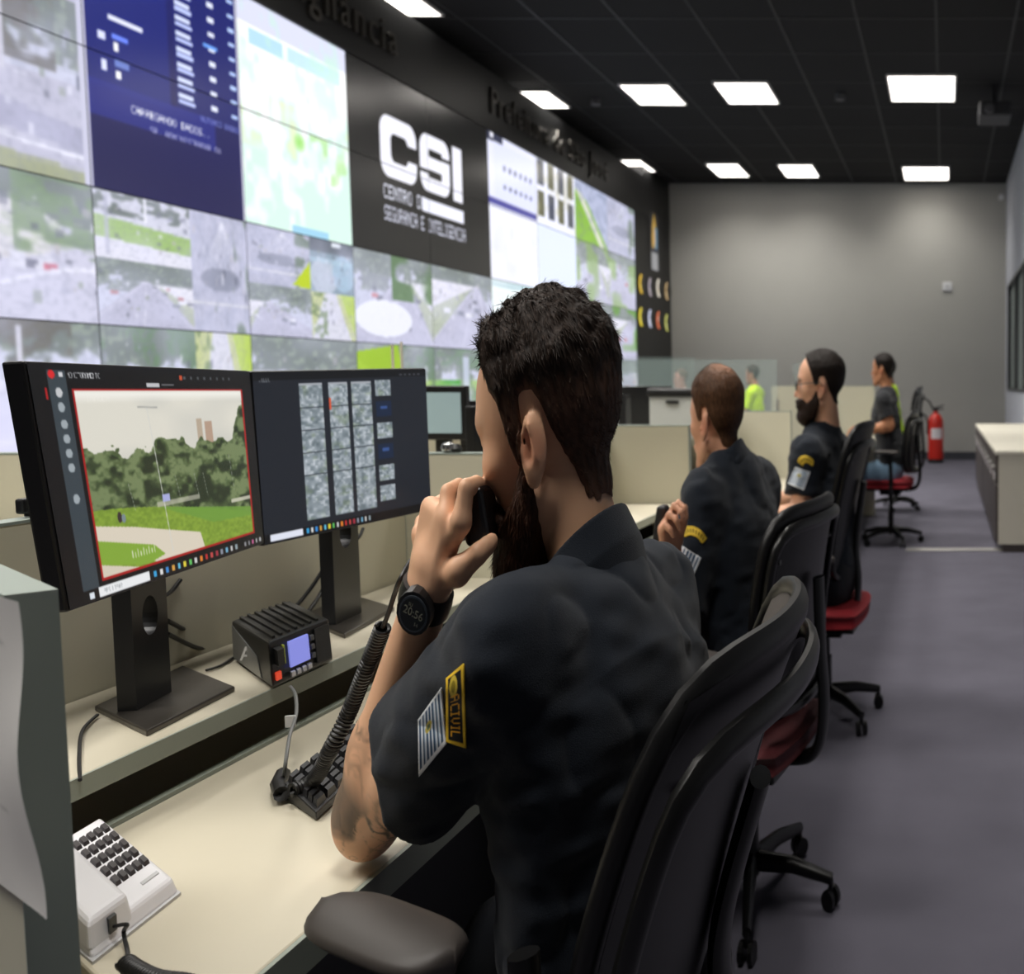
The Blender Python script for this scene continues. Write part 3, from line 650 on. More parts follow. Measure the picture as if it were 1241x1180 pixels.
# ------------------------------------------------------------------ monitors
def bil(c, u, v):
    c = [np.array(x) for x in c]
    return np.outer((1 - u) * (1 - v), c[0]) + np.outer(u * (1 - v), c[1]) + np.outer(u * v, c[2]) + np.outer((1 - u) * v, c[3])
m_mon = mat('monitor_black', '101012', rough=.4)
m_scr = mat('monitor_screen', rough=.25, spec=.4, attr='Col', attr_emit=.95)
def monitor(corn, img, base, pole, lab, holez):
    TL, TR, BR, BL = [np.array(c) for c in corn]
    n = np.cross(TR - TL, BL - TL); n /= np.linalg.norm(n); C0_ = np.array([0, 0, CH]); d_ = BR - C0_; BR = C0_ + d_ * (((TL - C0_) @ n) / (d_ @ n))
    if n[0] < 0: n = -n           # towards the user
    bx = sum(np.array(b_) for b_ in base) / 4
    t = thing('computer_monitor', tuple(float(q) for q in bx), lab, 'monitor', 'monitors on the near shelf')
    cc = (TL + TR + BR + BL) / 4
    fr = [TL, TR, BR, BL]
    MB().prism([tuple(c) for c in fr], [tuple(c - n * .022) for c in fr]).build('casing', m_mon, t, bevel=.003)
    inn = [cc + (c - cc) * .62 for c in fr]
    MB().prism([tuple(c - n * .022) for c in inn], [tuple(c - n * .05) for c in inn]).build('back_cover', m_mon, t, bevel=.008)
    sh = [c + (cc - c) * np.array([.012, .012, .012]) for c in fr]
    color_grid('screen', img, lambda u, v: bil(sh, u, v) + n * .0012, m_scr, t)
    MB().prism([tuple(b_) for b_ in base], [tuple(np.array(b_) + [0, 0, .008]) for b_ in base]).build('base', mat('stand_metal', '4b4742', rough=.35, metal=.6), t, bevel=.002)
    # pole with an oval cable hole
    (lx, ly), (rx, ry), zt = pole
    w_ = np.array([rx - lx, ry - ly, 0]); W_ = np.linalg.norm(w_); wd = w_ / W_; dn = np.array([wd[1], -wd[0], 0]); dn = dn if dn[0] < 0 else -dn
    z0 = SZ + .008; hole = [(W_ / 2 + .23 * W_ * math.cos(a), holez + .024 * math.sin(a)) for a in np.linspace(0, 2 * PI, 20, endpoint=False)]
    bm = bmesh.new(); o0 = np.array([lx, ly, 0])
    outer = [(0, z0), (W_, z0), (W_, holez), (W_ * .97, zt), (W_ * .03, zt), (0, holez)]
    # ring of quads: map each hole vertex to the outer rim in its direction
    def rim(a):
        cx, cz = W_ / 2, holez; dx, dz = math.cos(a), math.sin(a); ks = []
        if abs(dx) > 1e-6: ks.append((W_ / 2) / abs(dx))
        if abs(dz) > 1e-6: ks.append(((zt - cz) if dz > 0 else (cz - z0)) / abs(dz))
        k = min(ks); return (cx + dx * k, cz + dz * k)
    angs = sorted(set([round(a, 6) for a in np.linspace(-PI, PI, 24, endpoint=False)] + [round(math.atan2(z - holez, x - W_ / 2), 6) for x, z in ((0, z0), (W_, z0), (W_, zt), (0, zt))]))
    mb = MB(); Vf = []; 
    for side in (0, .022):
        for a in angs:
            for (x, z) in ((W_ / 2 + .22 * W_ * math.cos(a), holez + .026 * math.sin(a)), rim(a)):
                Vf.append(o0 + wd * x + dn * side + np.array([0, 0, z]))
    m_ = len(angs); Fq = []
    for i in range(m_):
        j = (i + 1) % m_
        Fq += [(2 * i, 2 * i + 1, 2 * j + 1, 2 * j), (2 * m_ + 2 * i, 2 * m_ + 2 * j, 2 * m_ + 2 * j + 1, 2 * m_ + 2 * i + 1), (2 * i, 2 * j, 2 * m_ + 2 * j, 2 * m_ + 2 * i), (2 * i + 1, 2 * m_ + 2 * i + 1, 2 * m_ + 2 * j + 1, 2 * j + 1)]
    mb.add(Vf, Fq).build('pole', mat('stand_dark', '26272a', rough=.4, metal=.3), t)
    # link pole to back cover
    pc = o0 + w_ / 2 + np.array([0, 0, zt - .02]); k = cc - n * .045
    MB().tube([pc, (pc[0], pc[1], k[2]), k], .02, 10).build('neck', m_mon, t)
    return t
def tile_img(J, x0, y0, x1, y1, seed):
    K = Img(24, 16, 'a9b2ba'); K.put(K.noise(6, seed), '4c5a60', .75); K.put(np.clip(K.noise(9, seed + 3) - .5, 0, 1), 'eef2fa', 1.2); K.put(np.clip(K.noise(4, seed + 5) - .6, 0, 1) * 2, '6d7f5c', .6)
    paste(J, K, x0, y0, x1, y1)
# park picture
I = Img(420, 250, '0d0e11'); I.rect(.06, .02, .125, .99, '39434a'); I.rect(.05, .0, 1, .03, '111216')
P_ = Img(330, 200, 'dfdcd0'); P_.put(np.clip(P_.noise(5, 2) - .35, 0, 1) * (P_.y < .4), 'b9bab6', .9); P_.put(np.clip(1 - np.abs(P_.y - .02) * 20, 0, 1), 'f4f2ea')
tl = .34 - .035 * np.sin(P_.x * 19) * .6 - .02 * np.sin(P_.x * 47 + 1) - .04 * np.exp(-((P_.x - .5) / .12) ** 2) - .28 * np.clip((P_.x - .86) / .14, 0, 1) ** 1.3 + (P_.noise(40, 4) - .5) * .05
P_.rect(.655, .18, .69, .4, 'b8a894'); P_.rect(.71, .2, .76, .4, 'b59a86'); P_.put(P_.y > tl, '4a5a38')
n1, n2, n3 = P_.noise(12, 5), P_.noise(30, 6), P_.noise(70, 7)
P_.put(np.clip((n1 * .45 + n2 * .35 + n3 * .3 - .5) * 5, 0, 1) * (P_.y > tl), '87966a', .7); P_.put(np.clip((.52 - n1 * .5 - n2 * .5) * 6, 0, 1) * (P_.y > tl + .03), '232d20', .8)
g = .66 + P_.x * .34
P_.put(P_.y > .64 + .22 * P_.x ** 1.5, '8ca83e'); P_.put((P_.y > .64 + .22 * P_.x ** 1.5) * n3, '5f7c2a', .6)
P_.poly([(.36, .69), (1, .82), (1, .88), (.7, .86)], '6f9a3f', .9); P_.rect(.85, .74, 1, .765, 'd8d4c4', .8); P_.rect(.35, .66, .62, .69, 'cfcabc', .6)
P_.poly([(0, .72), (.2, .77), (.6, .9), (.62, 1.0), (.3, 1.0), (0, .8)], 'dcd2c0'); P_.poly([(0, .8), (.3, .9), (.36, .97), (.25, 1), (0, .93)], '84a83c'); P_.poly([(0, .93), (.2, 1), (0, 1)], 'd6ccba')
for k in range(9): P_.line(.17 + k * .016, .9 + (k % 2) * .015, .17 + k * .016, .94, .004, 'f4f2ea')
P_.line(.36, .1, .41, .97, .0045, 'd4d4ce'); P_.line(.31, .095, .42, .10, .006, 'a8a8a4'); P_.rect(.385, .62, .43, .665, 'a9aede')
for x in (.2, .48, .6, .66, .86): P_.line(x, .42 + .1 * (x < .8), x + .02, .68, .002, 'aeb3aa')
P_.ell(.13, .7, .012, .03, '3c3030'); P_.ell(.15, .71, .012, .025, '7a8a90')
P_.text('IMAGEM', .05, .03, .03, 'f4f2ea', .9, .5)
I.rect(.137, .103, .942, .923, 'a81c1c'); paste(I, P_, .145, .113, .934, .912)
I.ell(.075, .045, .012, .018, 'd8282c'); I.rect(.1, .035, .115, .055, 'd0d0d4'); I.text('MONITORAMENTO', .13, .037, .022, 'd8d8dc', .6)
for k in range(8): I.rect(.62 + k * .035, .04, .63 + k * .035, .055, '54585e')
I.rect(.6, .035, .615, .06, 'c85030'); I.rect(.44, .075, .5, .095, 'c4c4c8'); I.rect(.51, .08, .57, .09, '6c6c70')
for k, y in enumerate((.12, .18, .25, .31, .37, .43, .56)): I.ell(.092, y, .012, .02, 'b9c2c8' if k != 0 else 'e8e8ea', .8)
I.rect(.045, .1, .052, .15, 'b01c20')
I.rect(.0, .945, 1, 1, '101114'); I.rect(.12, .945, .34, .99, 'eceef0'); I.text('PESQUISAR', .14, .957, .02, 'a0a4a8', .6); I.rect(.08, .955, .1, .985, 'dfe6ee')
ic = ['3aa0d8', 'e0e0e0', '3c88d0', 'd8a048', '60b8d8', 'e0d040', '60c060', 'd0d0d0', 'e08030', 'c03030', 'c04848', 'a03040', '8890a0', '70a8c8', 'c8c8c8', '90a0a8']
for k, c in enumerate(ic): I.rect(.36 + k * .03, .952, .374 + k * .03, .982, c)
for k in range(5): I.rect(.87 + k * .025, .955, .88 + k * .025, .98, ['8a8a90', '8a8a90', 'c06090', 'b0b0b4', 'b0b0b4'][k])
I.blur(1); img1 = I.a
I = Img(360, 220, '20242c'); I.rect(0, 0, 1, .05, '14161a'); I.text('VIDEO', .03, .035, .022, '8a8e94', .7)
for k in range(5): I.rect(.82 + k * .03, .03, .835 + k * .03, .04, '50545c')
sd = 0
for (x0, x1) in ((.229, .352), (.385, .494), (.517, .635)):
    for r_ in range(6): tile_img(I, x0, .085 + r_ * .137, x1, .085 + (r_ + 1) * .137 - .004, 100 + sd); sd += 1
    I.rect(x0, .075, x1, .086, 'c8ccd4', .8)
I.rect(.385, .17, .396, .24, 'd85a3c')
for r_ in range(6):
    if r_ % 2 == 0 or r_ == 5: tile_img(I, .662, .07 + r_ * .14, .757, .07 + r_ * .14 + .105, 150 + r_)
    else: I.rect(.662, .07 + r_ * .14, .757, .07 + r_ * .14 + .1, '1b2840'); I.rect(.69, .1 + r_ * .14, .73, .12 + r_ * .14, '3a5690')
I.rect(0, .94, 1, 1, '101114'); I.rect(.03, .945, .2, .985, 'e4e8f6')
for k, c in enumerate(ic): I.rect(.22 + k * .024, .95, .232 + k * .024, .98, c)
I.blur(1); img2 = I.a
yl, yr = 1.19, 1.70
bs1 = [onz(*p, SZ) for p in ((115, 862), (178, 893), (285, 838), (222, 812))]
pl = onz(166, 861, SZ + .008); pr = onz(208, 838, SZ + .008)
monitor([at(28, 437, yl), at(302, 449, yr), at(320, 659, yr), at(82, 742, yl * 1.02)], img1, bs1, ((pl[0], pl[1]), (pr[0], pr[1]), 1.02), 'black monitor with a park camera picture, left of the pair', .947)
bs2 = [onz(*p, SZ) for p in ((362, 752), (418, 774), (478, 740), (425, 724))]
yl, yr = 1.72, 2.10
pl = onz(407, 757, SZ + .008); pr = onz(438, 742, SZ + .008)
monitor([at(303, 450, yl), at(516, 446, yr), at(523, 618, yr), at(319, 662, yl * 1.01)], img2, bs2, ((pl[0], pl[1]), (pr[0], pr[1]), 1.06), 'black monitor showing columns of small camera pictures, right of the pair', .985)

# cables on the shelf
m_cable = mat('cable_black', '121213', rough=.5)
def cable(pts, r, label, name='cable', m=None):
    P = [np.array(p, float) for p in pts]; out = []
    for i in range(len(P) - 1):
        p0, p1, p2, p3 = P[max(i - 1, 0)], P[i], P[i + 1], P[min(i + 2, len(P) - 1)]
        for k in range(8):
            s = k / 8; out.append(.5 * ((2 * p1) + (p2 - p0) * s + (2 * p0 - 5 * p1 + 4 * p2 - p3) * s * s + (3 * p1 - p0 - 3 * p2 + p3) * s ** 3))
    out.append(P[-1]); o = MB().tube(out, r, 8).build(name, m or m_cable, None, smooth=True)
    return tag(o, label, 'cable') if label else o
def sm(pts):
    P = [np.array(p, float) for p in pts]; out = []
    for i in range(len(P) - 1):
        p0, p1, p2, p3 = P[max(i - 1, 0)], P[i], P[i + 1], P[min(i + 2, len(P) - 1)]
        for k in range(10):
            s = k / 10; out.append(.5 * ((2 * p1) + (p2 - p0) * s + (2 * p0 - 5 * p1 + 4 * p2 - p3) * s * s + (3 * p1 - p0 - 3 * p2 + p3) * s ** 3))
    out.append(P[-1]); return out
cable([at(203, 752, 1.6), at(235, 768, 1.75), at(262, 772, 1.8), at(298, 770, 1.85), at(312, 768, 1.9)], .0035, 'upper of two black cables running from the left monitor stand to the radio')
cable([at(203, 768, 1.6), at(240, 785, 1.72), at(268, 785, 1.78), at(292, 775, 1.85), at(312, 772, 1.9)], .0035, 'lower of two black cables running from the left monitor stand to the radio')
cable([at(397, 682, 2.05), at(375, 715, 2.0), at(350, 745, 1.93), at(332, 768, 1.86)], .0035, 'left of two black cables slanting down from the right monitor pole')
cable([at(399, 700, 2.05), at(385, 725, 2.0), at(368, 750, 1.93), at(358, 772, 1.88)], .0035, 'right of two black cables slanting down from the right monitor pole')
cable([at(219, 702, 1.68), at(208, 716, 1.66), at(196, 724, 1.62)], .003, 'short black cable under the left monitor casing')
cable([at(440, 640, 2.15), at(434, 652, 2.13), at(420, 662, 2.1)], .003, 'short black cable under the right monitor casing')
cable([onz(118, 866, SZ + .004), onz(100, 885, SZ + .004), onz(96, 915, SZ + .004), at(97, 945, 1.17)], .002, 'thin black cable dropping over the shelf beside the end panel')
cable([onz(285, 795, SZ + .003), onz(268, 806, SZ + .003), onz(250, 812, SZ + .003)], .002, 'thin dark cable behind the left monitor base')

# ------------------------------------------------------------------ two-way radio
A, B_, C_ = onz(331, 838, SZ), onz(404, 803, SZ), onz(283, 801, SZ)
A = A + [0, 0, .004]; B_ = B_ + [0, 0, .004]; C_ = C_ + [0, 0, .004]
ux, vx_ = B_ - A, C_ - A; up = np.array([0, 0, .062])
t = thing('two_way_radio', tuple(float(x) for x in A + (ux + vx_) / 2), 'black two-way radio with a lit blue display on the shelf', 'radio')
def rq(u, v, z): return tuple(A + ux * u + vx_ * v + up * z)
m_rad = mat('radio_black', '131313', rough=.4)
MB().prism([rq(.0, .0, .0), rq(1, .0, .0), rq(1, 1, .0), rq(0, 1, .0)], [rq(0, .06, 1), rq(1, .06, 1), rq(1, 1, .95), rq(0, 1, .95)]).build('body', m_rad, t, bevel=.004)
MB().prism([rq(-.012, .25, .05), rq(-.001, .25, .05), rq(-.001, .98, .05), rq(-.012, .98, .05)], [rq(-.012, .35, .5), rq(-.001, .35, .5), rq(-.001, .98, .85), rq(-.012, .98, .85)]).build('side_heat_sink', mat('radio_grey', '7f807e', rough=.4, metal=.4), t)
for k in range(7): MB().prism([rq(.1 + k * .12, .12, .98), rq(.14 + k * .12, .12, .98), rq(.14 + k * .12, .95, .94), rq(.1 + k * .12, .95, .94)], [rq(.1 + k * .12, .12, 1.05), rq(.14 + k * .12, .12, 1.05), rq(.14 + k * .12, .95, 1.02), rq(.1 + k * .12, .95, 1.02)]).build('cooling_fin', m_rad, t)
def fr(u, z, o=0.0): return A + ux * u + up * z + vx_ * (.06 * z - o)
def front(name, u0, u1, z0, z1, o, m, parent=None):
    return MB().prism([tuple(fr(u0, z0, o)), tuple(fr(u1, z0, o)), tuple(fr(u1, z1, o)), tuple(fr(u0, z1, o))], [tuple(fr(u, z, -.01)) for u, z in ((u0, z0), (u1, z0), (u1, z1), (u0, z1))]).build(name, m, parent or t)
front('display', .28, .6, .3, .86, .03, mat('radio_display', '7f86d8', rough=.3, emit=.75))
front('speaker_grille', .72, .97, .12, .9, .02, mat('radio_grille', '1c1c1d', rough=.8, bump=.5, bscale=900))
front('volume_knob', .06, .16, .5, .85, .1, m_blk); front('knob_ring', .18, .21, .45, .85, .04, mat('lime_ring', '9aa832', rough=.5))
front('power_button', .05, .13, .16, .32, .03, mat('red_lit_button', 'e04a30', rough=.4, emit=.6))
for k in range(4): front('button', .28 + k * .09, .34 + k * .09, .1, .2, .04, m_lg)
for k in range(3): front('button', .63, .69, .3 + k * .2, .4 + k * .2, .04, mat('button_dim', '47484a'))
text_mesh('A', .03, .0006, 'side_mark', mat('mark_silver', 'c8c8c8', rough=.4), t, Matrix.Translation(Vector(rq(-.016, .6, .38))) @ Matrix(((1, 0, 0), (0, 0, 1), (0, 1, 0))).to_4x4())
# thin cord with white tag hanging from the radio
t = thing('radio_cord', tuple(at(345, 948, 1.33)), 'thin grey cord with a white tag hanging from the radio to the desk', 'cord')
pts = sm([at(352, 832, 1.50), at(358, 842, 1.46), at(359, 865, 1.42), at(351, 892, 1.37), at(346, 925, 1.33), onz(343, 950, DZ + .006)])
MB().tube(pts, .0022, 8).build('wire', mat('grey_wire', '6d6f6e', rough=.5), t, smooth=True)
p = at(352, 874, 1.41); MB().box(p, (.012, .003, .015), rz=.2).build('paper_tag', m_white, t)
# coil of the hand microphone, lying over the keyboard
def coil(path, R_, wr, turns, n=7):
    P = np.array(sm(path)); seg = np.linalg.norm(np.diff(P, axis=0), axis=1); s = np.concatenate([[0], np.cumsum(seg)]); N_ = int(turns * 14)
    q = np.linspace(0, s[-1], N_); C = np.stack([np.interp(q, s, P[:, i]) for i in range(3)], 1)
    T = np.gradient(C, axis=0); T /= np.linalg.norm(T, axis=1)[:, None]
    a = np.cross(T, [0.3, 0.2, 1.0]); a /= np.linalg.norm(a, axis=1)[:, None]; b = np.cross(T, a); th = np.linspace(0, 2 * PI * turns, N_)[:, None]
    return C + (a * np.cos(th) + b * np.sin(th)) * R_
mic_t = thing('hand_microphone', tuple(at(583, 655, 1.13)), 'black hand microphone held to the nearest man\'s mouth', 'microphone')
pth = [onz(352, 958, DZ + .022), onz(380, 945, DZ + .03), at(402, 905, 1.24), at(422, 865, 1.24), at(442, 815, 1.22), at(458, 775, 1.2), at(464, 760, 1.19)]
MB().tube(coil(pth, .0068, .003, 62), .0024, 6).build('coiled_cord', m_blk, mic_t, smooth=True)
MB().tube(sm([at(464, 760, 1.19), at(471, 742, 1.18), at(478, 720, 1.17), at(486, 700, 1.16), at(505, 672, 1.19), at(540, 660, 1.21), at(575, 648, 1.17)]), .0025, 8).build('cord_end', m_blk, mic_t, smooth=True)
MB().tube([onz(352, 958, DZ + .014), onz(341, 962, DZ + .014), onz(337, 950, DZ + .012), onz(343, 938, DZ + .01)], .009, 10).build('strain_relief', m_blk, mic_t, smooth=True)
# ------------------------------------------------------------------ keyboard
k0, k1, k2 = onz(383, 984, DZ + .012), onz(345, 958, DZ + .012), onz(542, 838, DZ + .012)
k0[2] = k1[2] = k2[2] = DZ
K0 = np.array([k0[0], k0[1], DZ]); kv = np.array([k1[0], k1[1], DZ]) - K0; ku = np.array([k2[0], k2[1], DZ]) - K0
t = thing('computer_keyboard', tuple(K0 + (ku + kv) / 2), 'black full-size keyboard on the desk behind the raised forearm', 'keyboard')
def kq(u, v, z): return tuple(K0 + ku * u + kv * v + np.array([0, 0, z]))
MB().prism([kq(0, 0, .002), kq(1, 0, .002), kq(1, 1, .002), kq(0, 1, .002)], [kq(0, 0, .012), kq(1, 0, .012), kq(1, 1, .022), kq(0, 1, .022)]).build('case', m_blk, t, bevel=.002)
m_key = mat('keycap_black', '232325', rough=.45)
for r_ in range(6):
    for c in range(16):
        u0 = .015 + c * .061; v0 = .06 + r_ * .155; z = .012 + .01 * v0
        if r_ == 0 and 4 < c < 9: continue
        ins = .12
        a0, a1, b0, b1 = u0, u0 + .054, v0, v0 + .135
        du, dv = .054 * ins, .135 * ins
        MB().prism([kq(a0, b0, z), kq(a1, b0, z), kq(a1, b1, z + .001), kq(a0, b1, z + .001)], [kq(a0 + du, b0 + dv, z + .008), kq(a1 - du, b0 + dv, z + .008), kq(a1 - du, b1 - dv, z + .009), kq(a0 + du, b1 - dv, z + .009)]).build('key', m_key, t)
MB().prism([kq(.3, .06, .012), kq(.55, .06, .012), kq(.55, .19, .013), kq(.3, .19, .013)], [kq(.305, .08, .02), kq(.545, .08, .02), kq(.545, .17, .021), kq(.305, .17, .021)]).build('space_bar', m_key, t)
# ------------------------------------------------------------------ white desk phone
zb = DZ + .0
q0, q1, q2 = onz(218, 1084, zb), onz(112, 1168, zb), onz(124, 1022, zb)
Q0 = np.array(q0); qu = q1 - q0; qv = q2 - q0
t = thing('desk_phone', tuple(Q0 + (qu + qv) / 2), 'white desk telephone with black keys beside the end panel', 'telephone')
def pq(u, v, z): return tuple(Q0 + qu * u + qv * v + np.array([0, 0, z]))
MB().prism([pq(0, 0, 0), pq(1, 0, 0), pq(1, 1, 0), pq(0, 1, 0)], [pq(.03, .05, .018), pq(.97, .05, .018), pq(.97, .97, .034), pq(.03, .97, .034)]).build('body', mat('phone_white', 'dcdce0', rough=.4), t, bevel=.005, segs=3)
MB().prism([pq(-.005, -.01, 0), pq(1.005, -.01, 0), pq(1.005, 1.005, 0), pq(-.005, 1.005, 0)], [pq(-.005, -.01, .003), pq(1.005, -.01, .003), pq(1.005, 1.005, .003), pq(-.005, 1.005, .003)]).build('base_plate', m_lg, t)
MB().prism([pq(.52, .02, .004), pq(1.0, .02, .004), pq(1.0, 1, .004), pq(.52, 1, .004)], [pq(.56, .05, .034), pq(.98, .05, .034), pq(.98, .97, .05), pq(.56, .97, .05)]).build('handset_cradle', mat('phone_white'), t, bevel=.006, segs=3)
for r_ in range(5):
    for c in range(5):
        u0, v0 = .08 + c * .085, .27 + r_ * .125; z = .0175 + .0165 * v0
        MB().prism([pq(u0, v0, z), pq(u0 + .065, v0, z), pq(u0 + .065, v0 + .085, z + .002), pq(u0, v0 + .085, z + .002)], [pq(u0 + .006, v0 + .01, z + .004), pq(u0 + .058, v0 + .01, z + .004), pq(u0 + .058, v0 + .075, z + .0055), pq(u0 + .006, v0 + .075, z + .0055)]).build('key', mat('phone_key', '2f2a2c', rough=.5), t)
MB().prism([pq(.1, .14, .0195), pq(.3, .14, .0195), pq(.3, .17, .0202), pq(.1, .17, .0202)], [pq(.1, .14, .0206), pq(.3, .14, .0206), pq(.3, .17, .0211), pq(.1, .17, .0211)]).build('maker_mark', m_lg, t)
MB().prism([pq(.72, .012, .012), pq(.80, .012, .012), pq(.80, .05, .012), pq(.72, .05, .012)], [pq(.72, .012, .026), pq(.80, .012, .026), pq(.80, .05, .026), pq(.72, .05, .026)]).build('socket', m_blk, t)
t = thing('handset_cord', tuple(onz(170, 1178, DZ)), 'black coiled phone cord at the bottom edge of the desk', 'cord')
s0 = np.array(pq(.76, 0, .018))
MB().tube(sm([s0, s0 + [.015, -.005, .004], onz(150, 1130, DZ + .01), onz(155, 1155, DZ + .006), onz(155, 1168, DZ + .009)]), .0018, 8).build('wire', m_blk, t, smooth=True)
MB().tube(coil([onz(152, 1166, DZ + .009), onz(165, 1175, DZ + .009), onz(190, 1186, DZ + .009), onz(230, 1192, DZ + .009), onz(260, 1210, DZ + .009)], .0062, .002, 34), .0017, 6).build('coiled_cord', m_blk, t, smooth=True)

# ------------------------------------------------------------------ desks and screens beyond the near partitions
m_glass = mat('glass_screen', 'b9cdc8', rough=.05, spec=.5, alpha=.14)
def glass(a, b_, z0, z1, lab, posts=True):
    a, b_ = Vector(a), Vector(b_); d = (b_ - a).normalized(); n = Vector((-d.y, d.x)) * .005
    t = thing('glass_divider', ((a.x + b_.x) / 2, (a.y + b_.y) / 2, z0), lab, 'glass divider', 'glass dividers on the desks')
    q = [a - n, b_ - n, b_ + n, a + n]
    MB().prism([(p.x, p.y, z0) for p in q], [(p.x, p.y, z1) for p in q]).build('pane', m_glass, t)
    for p in (a, b_): MB().b2((p.x - .01, p.y - .015, z0), (p.x + .01, p.y + .015, z0 + .1)).build('clamp', m_alu, t)
    return t
glass((-2.6, 7.6), (-1.7, 7.6), 1.08, 1.42, 'glass divider in front of the crest panel, right of the nearest man\'s head')
p = at(942, 460, 9.6); partition((-2.92, 9.6), (p[0] + .02, 9.6), 0, 1.0, .035, 'far beige partition under the wide glass divider')
glass((-2.9, 9.6), (p[0], 9.6), 1.0, 1.44, 'wide glass divider behind the second man\'s head')
glass((-1.42, 10.45), (-.95, 10.45), 1.215, 1.42, 'small glass divider right of the second man\'s head')
def bgmonitor(px, py, Y, w_, h_, lab, rz=0.0, col=None, front=True):
    p = at(px, py, Y); t = thing('computer_monitor', (p[0], Y, p[2] - h_ / 2 - .12), lab, 'monitor', 'monitors on the farther desks')
    MB().box(p, (w_, .03, h_), rz=rz).build('casing', m_mon, t, bevel=.004)
    s_ = -1
    if col: MB().box((p[0] + math.sin(rz) * .017, Y - .017 * math.cos(rz), p[2]), (w_ - .03, .002, h_ - .04), rz=rz).build('screen', mat('bg_screen_' + col, col, rough=.3, emit=.4), t)
    MB().b2((p[0] - .02, Y + .01, p[2] - h_ / 2 - .11), (p[0] + .02, Y + .035, p[2])).build('pole', m_mon, t)
    MB().b2((p[0] - .1, Y - .07, p[2] - h_ / 2 - .12), (p[0] + .1, Y + .08, p[2] - h_ / 2 - .11)).build('base', m_mon, t)
    return p
# far desk row behind (left of) the near one
def fdesk(x0, x1, ya, yb, z, lab):
    t = thing('desk', ((x0 + x1) / 2, (ya + yb) / 2, 0), lab, 'desk', 'desks of the farther row')
    MB().b2((x0, ya, z - .03), (x1, yb, z)).build('tabletop', m_desk, t)
    for x in (x0 + .02, x1 - .05): MB().b2((x, ya + .02, 0), (x + .03, yb - .02, z - .03)).build('leg', m_panel, t)
fdesk(-3.2, -1.3, 2.9, 3.7, .86, 'beige desk glimpsed between the right monitor and the nearest man\'s face')
bgmonitor(533, 500, 3.3, .17, .16, 'small far monitor just right of the near monitor pair', col='8fa3a6')
bgmonitor(560, 512, 3.55, .09, .14, 'far monitor seen edge-on beside the nearest man\'s face', rz=.9)
bgmonitor(577, 522, 3.15, .05, .14, 'thin dark monitor side by the nearest man\'s eye', rz=1.2)
t = MB().b2((at(537, 500, 3.4)[0], 3.38, .86), (at(548, 500, 3.4)[0], 3.45, 1.2)).build('desk_post', mat('cream_post', 'd9d2bc', rough=.5)); tag(t, 'cream post between the small far monitors', 'post')
p = onz(540, 535, .99)
p = [at(543, 540, 2.42)[0], 2.42, 1.0975]; t = thing('desk_bell', (p[0], p[1], 1.0975), 'small chrome and black object on the cross partition by the right monitor', 'desk item'); MB().lathe([(.006, 0), (.013, .003), (.015, .010), (.012, .018), (.004, .022)], (p[0], p[1], 1.0975), 16).build('body', mat('chrome', 'c8c8c8', rough=.2, metal=.9), t, smooth=True)
MB().lathe([(.010, 0), (.012, .008), (.006, .018)], (p[0] + .018, p[1], 1.0975), 14).build('cap', m_blk, t, smooth=True)
# behind the middle partition: dark monitor and white printer
fdesk(-3.0, -1.35, 5.0, 5.76, .98, 'beige desk carrying the white printer between the men\'s heads')
bgmonitor(783, 492, 5.6, .26, .2, 'dark monitor turned away beside the white printer', rz=.5)
p0, p1 = at(787, 512, 5.25), at(836, 480, 5.25)
t = thing('printer', ((p0[0] + p1[0]) / 2, 5.4, .98), 'white box-shaped printer with black lid between the first and second man', 'printer')
MB().b2((p0[0], 5.25, .98), (p1[0] + .1, 5.7, p1[2])).build('body', mat('printer_white', 'b9bcb8', rough=.5), t, bevel=.01)
MB().b2((p0[0] - .01, 5.24, p1[2]), (p1[0] + .1, 5.7, p1[2] + .035)).build('lid', m_blk, t, bevel=.01)
MB().b2((p0[0] + .08, 5.243, p1[2] - .035), (p0[0] + .14, 5.25, p1[2] - .02)).build('latch', m_blk, t)
for px in (749, 756):
    p = at(px, 502, 5.1); o = MB().b2((p[0] - .02, 5.08, .98), (p[0] + .015, 5.16, p[2] + .09)).build('desk_speaker', m_blk if px == 756 else m_lg); tag(o, '%s upright box on the far desk just right of the nearest man\'s head' % ('thin black' if px == 756 else 'pale grey'), 'speaker')
# left edge of the photo: partition beyond, storage and a small camera
fdesk(-2.9, -1.6, 2.0, 2.38, .93, 'beige worktop at the left edge beyond the near monitor')
t = thing('webcam', onz(30, 612, 1.076), 'small black webcam on the partition left of the near monitor', 'webcam')
p = at(34, 605, 1.44); MB().box((p[0], p[1], 1.09), (.012, .03, .02)).build('body', m_blk, t, bevel=.003)
MB().tube([(p[0], p[1] + .0, 1.076), (p[0], p[1], 1.085)], .005, 8).build('clip', m_blk, t)
# two bright upright rods seen over the right monitor
for px in (476, 487):
    p = at(px, 438, 3.1); o = MB().tube([(p[0], 3.1, .86), (p[0], 3.1, at(px, 414 if px > 480 else 418, 3.1)[2])], .0035, 6).build('upright_rod', mat('pale_metal_rod', 'e8e2cf', rough=.3)); tag(o, '%s pale upright rod above the right monitor' % ('left' if px < 480 else 'right'), 'rod')
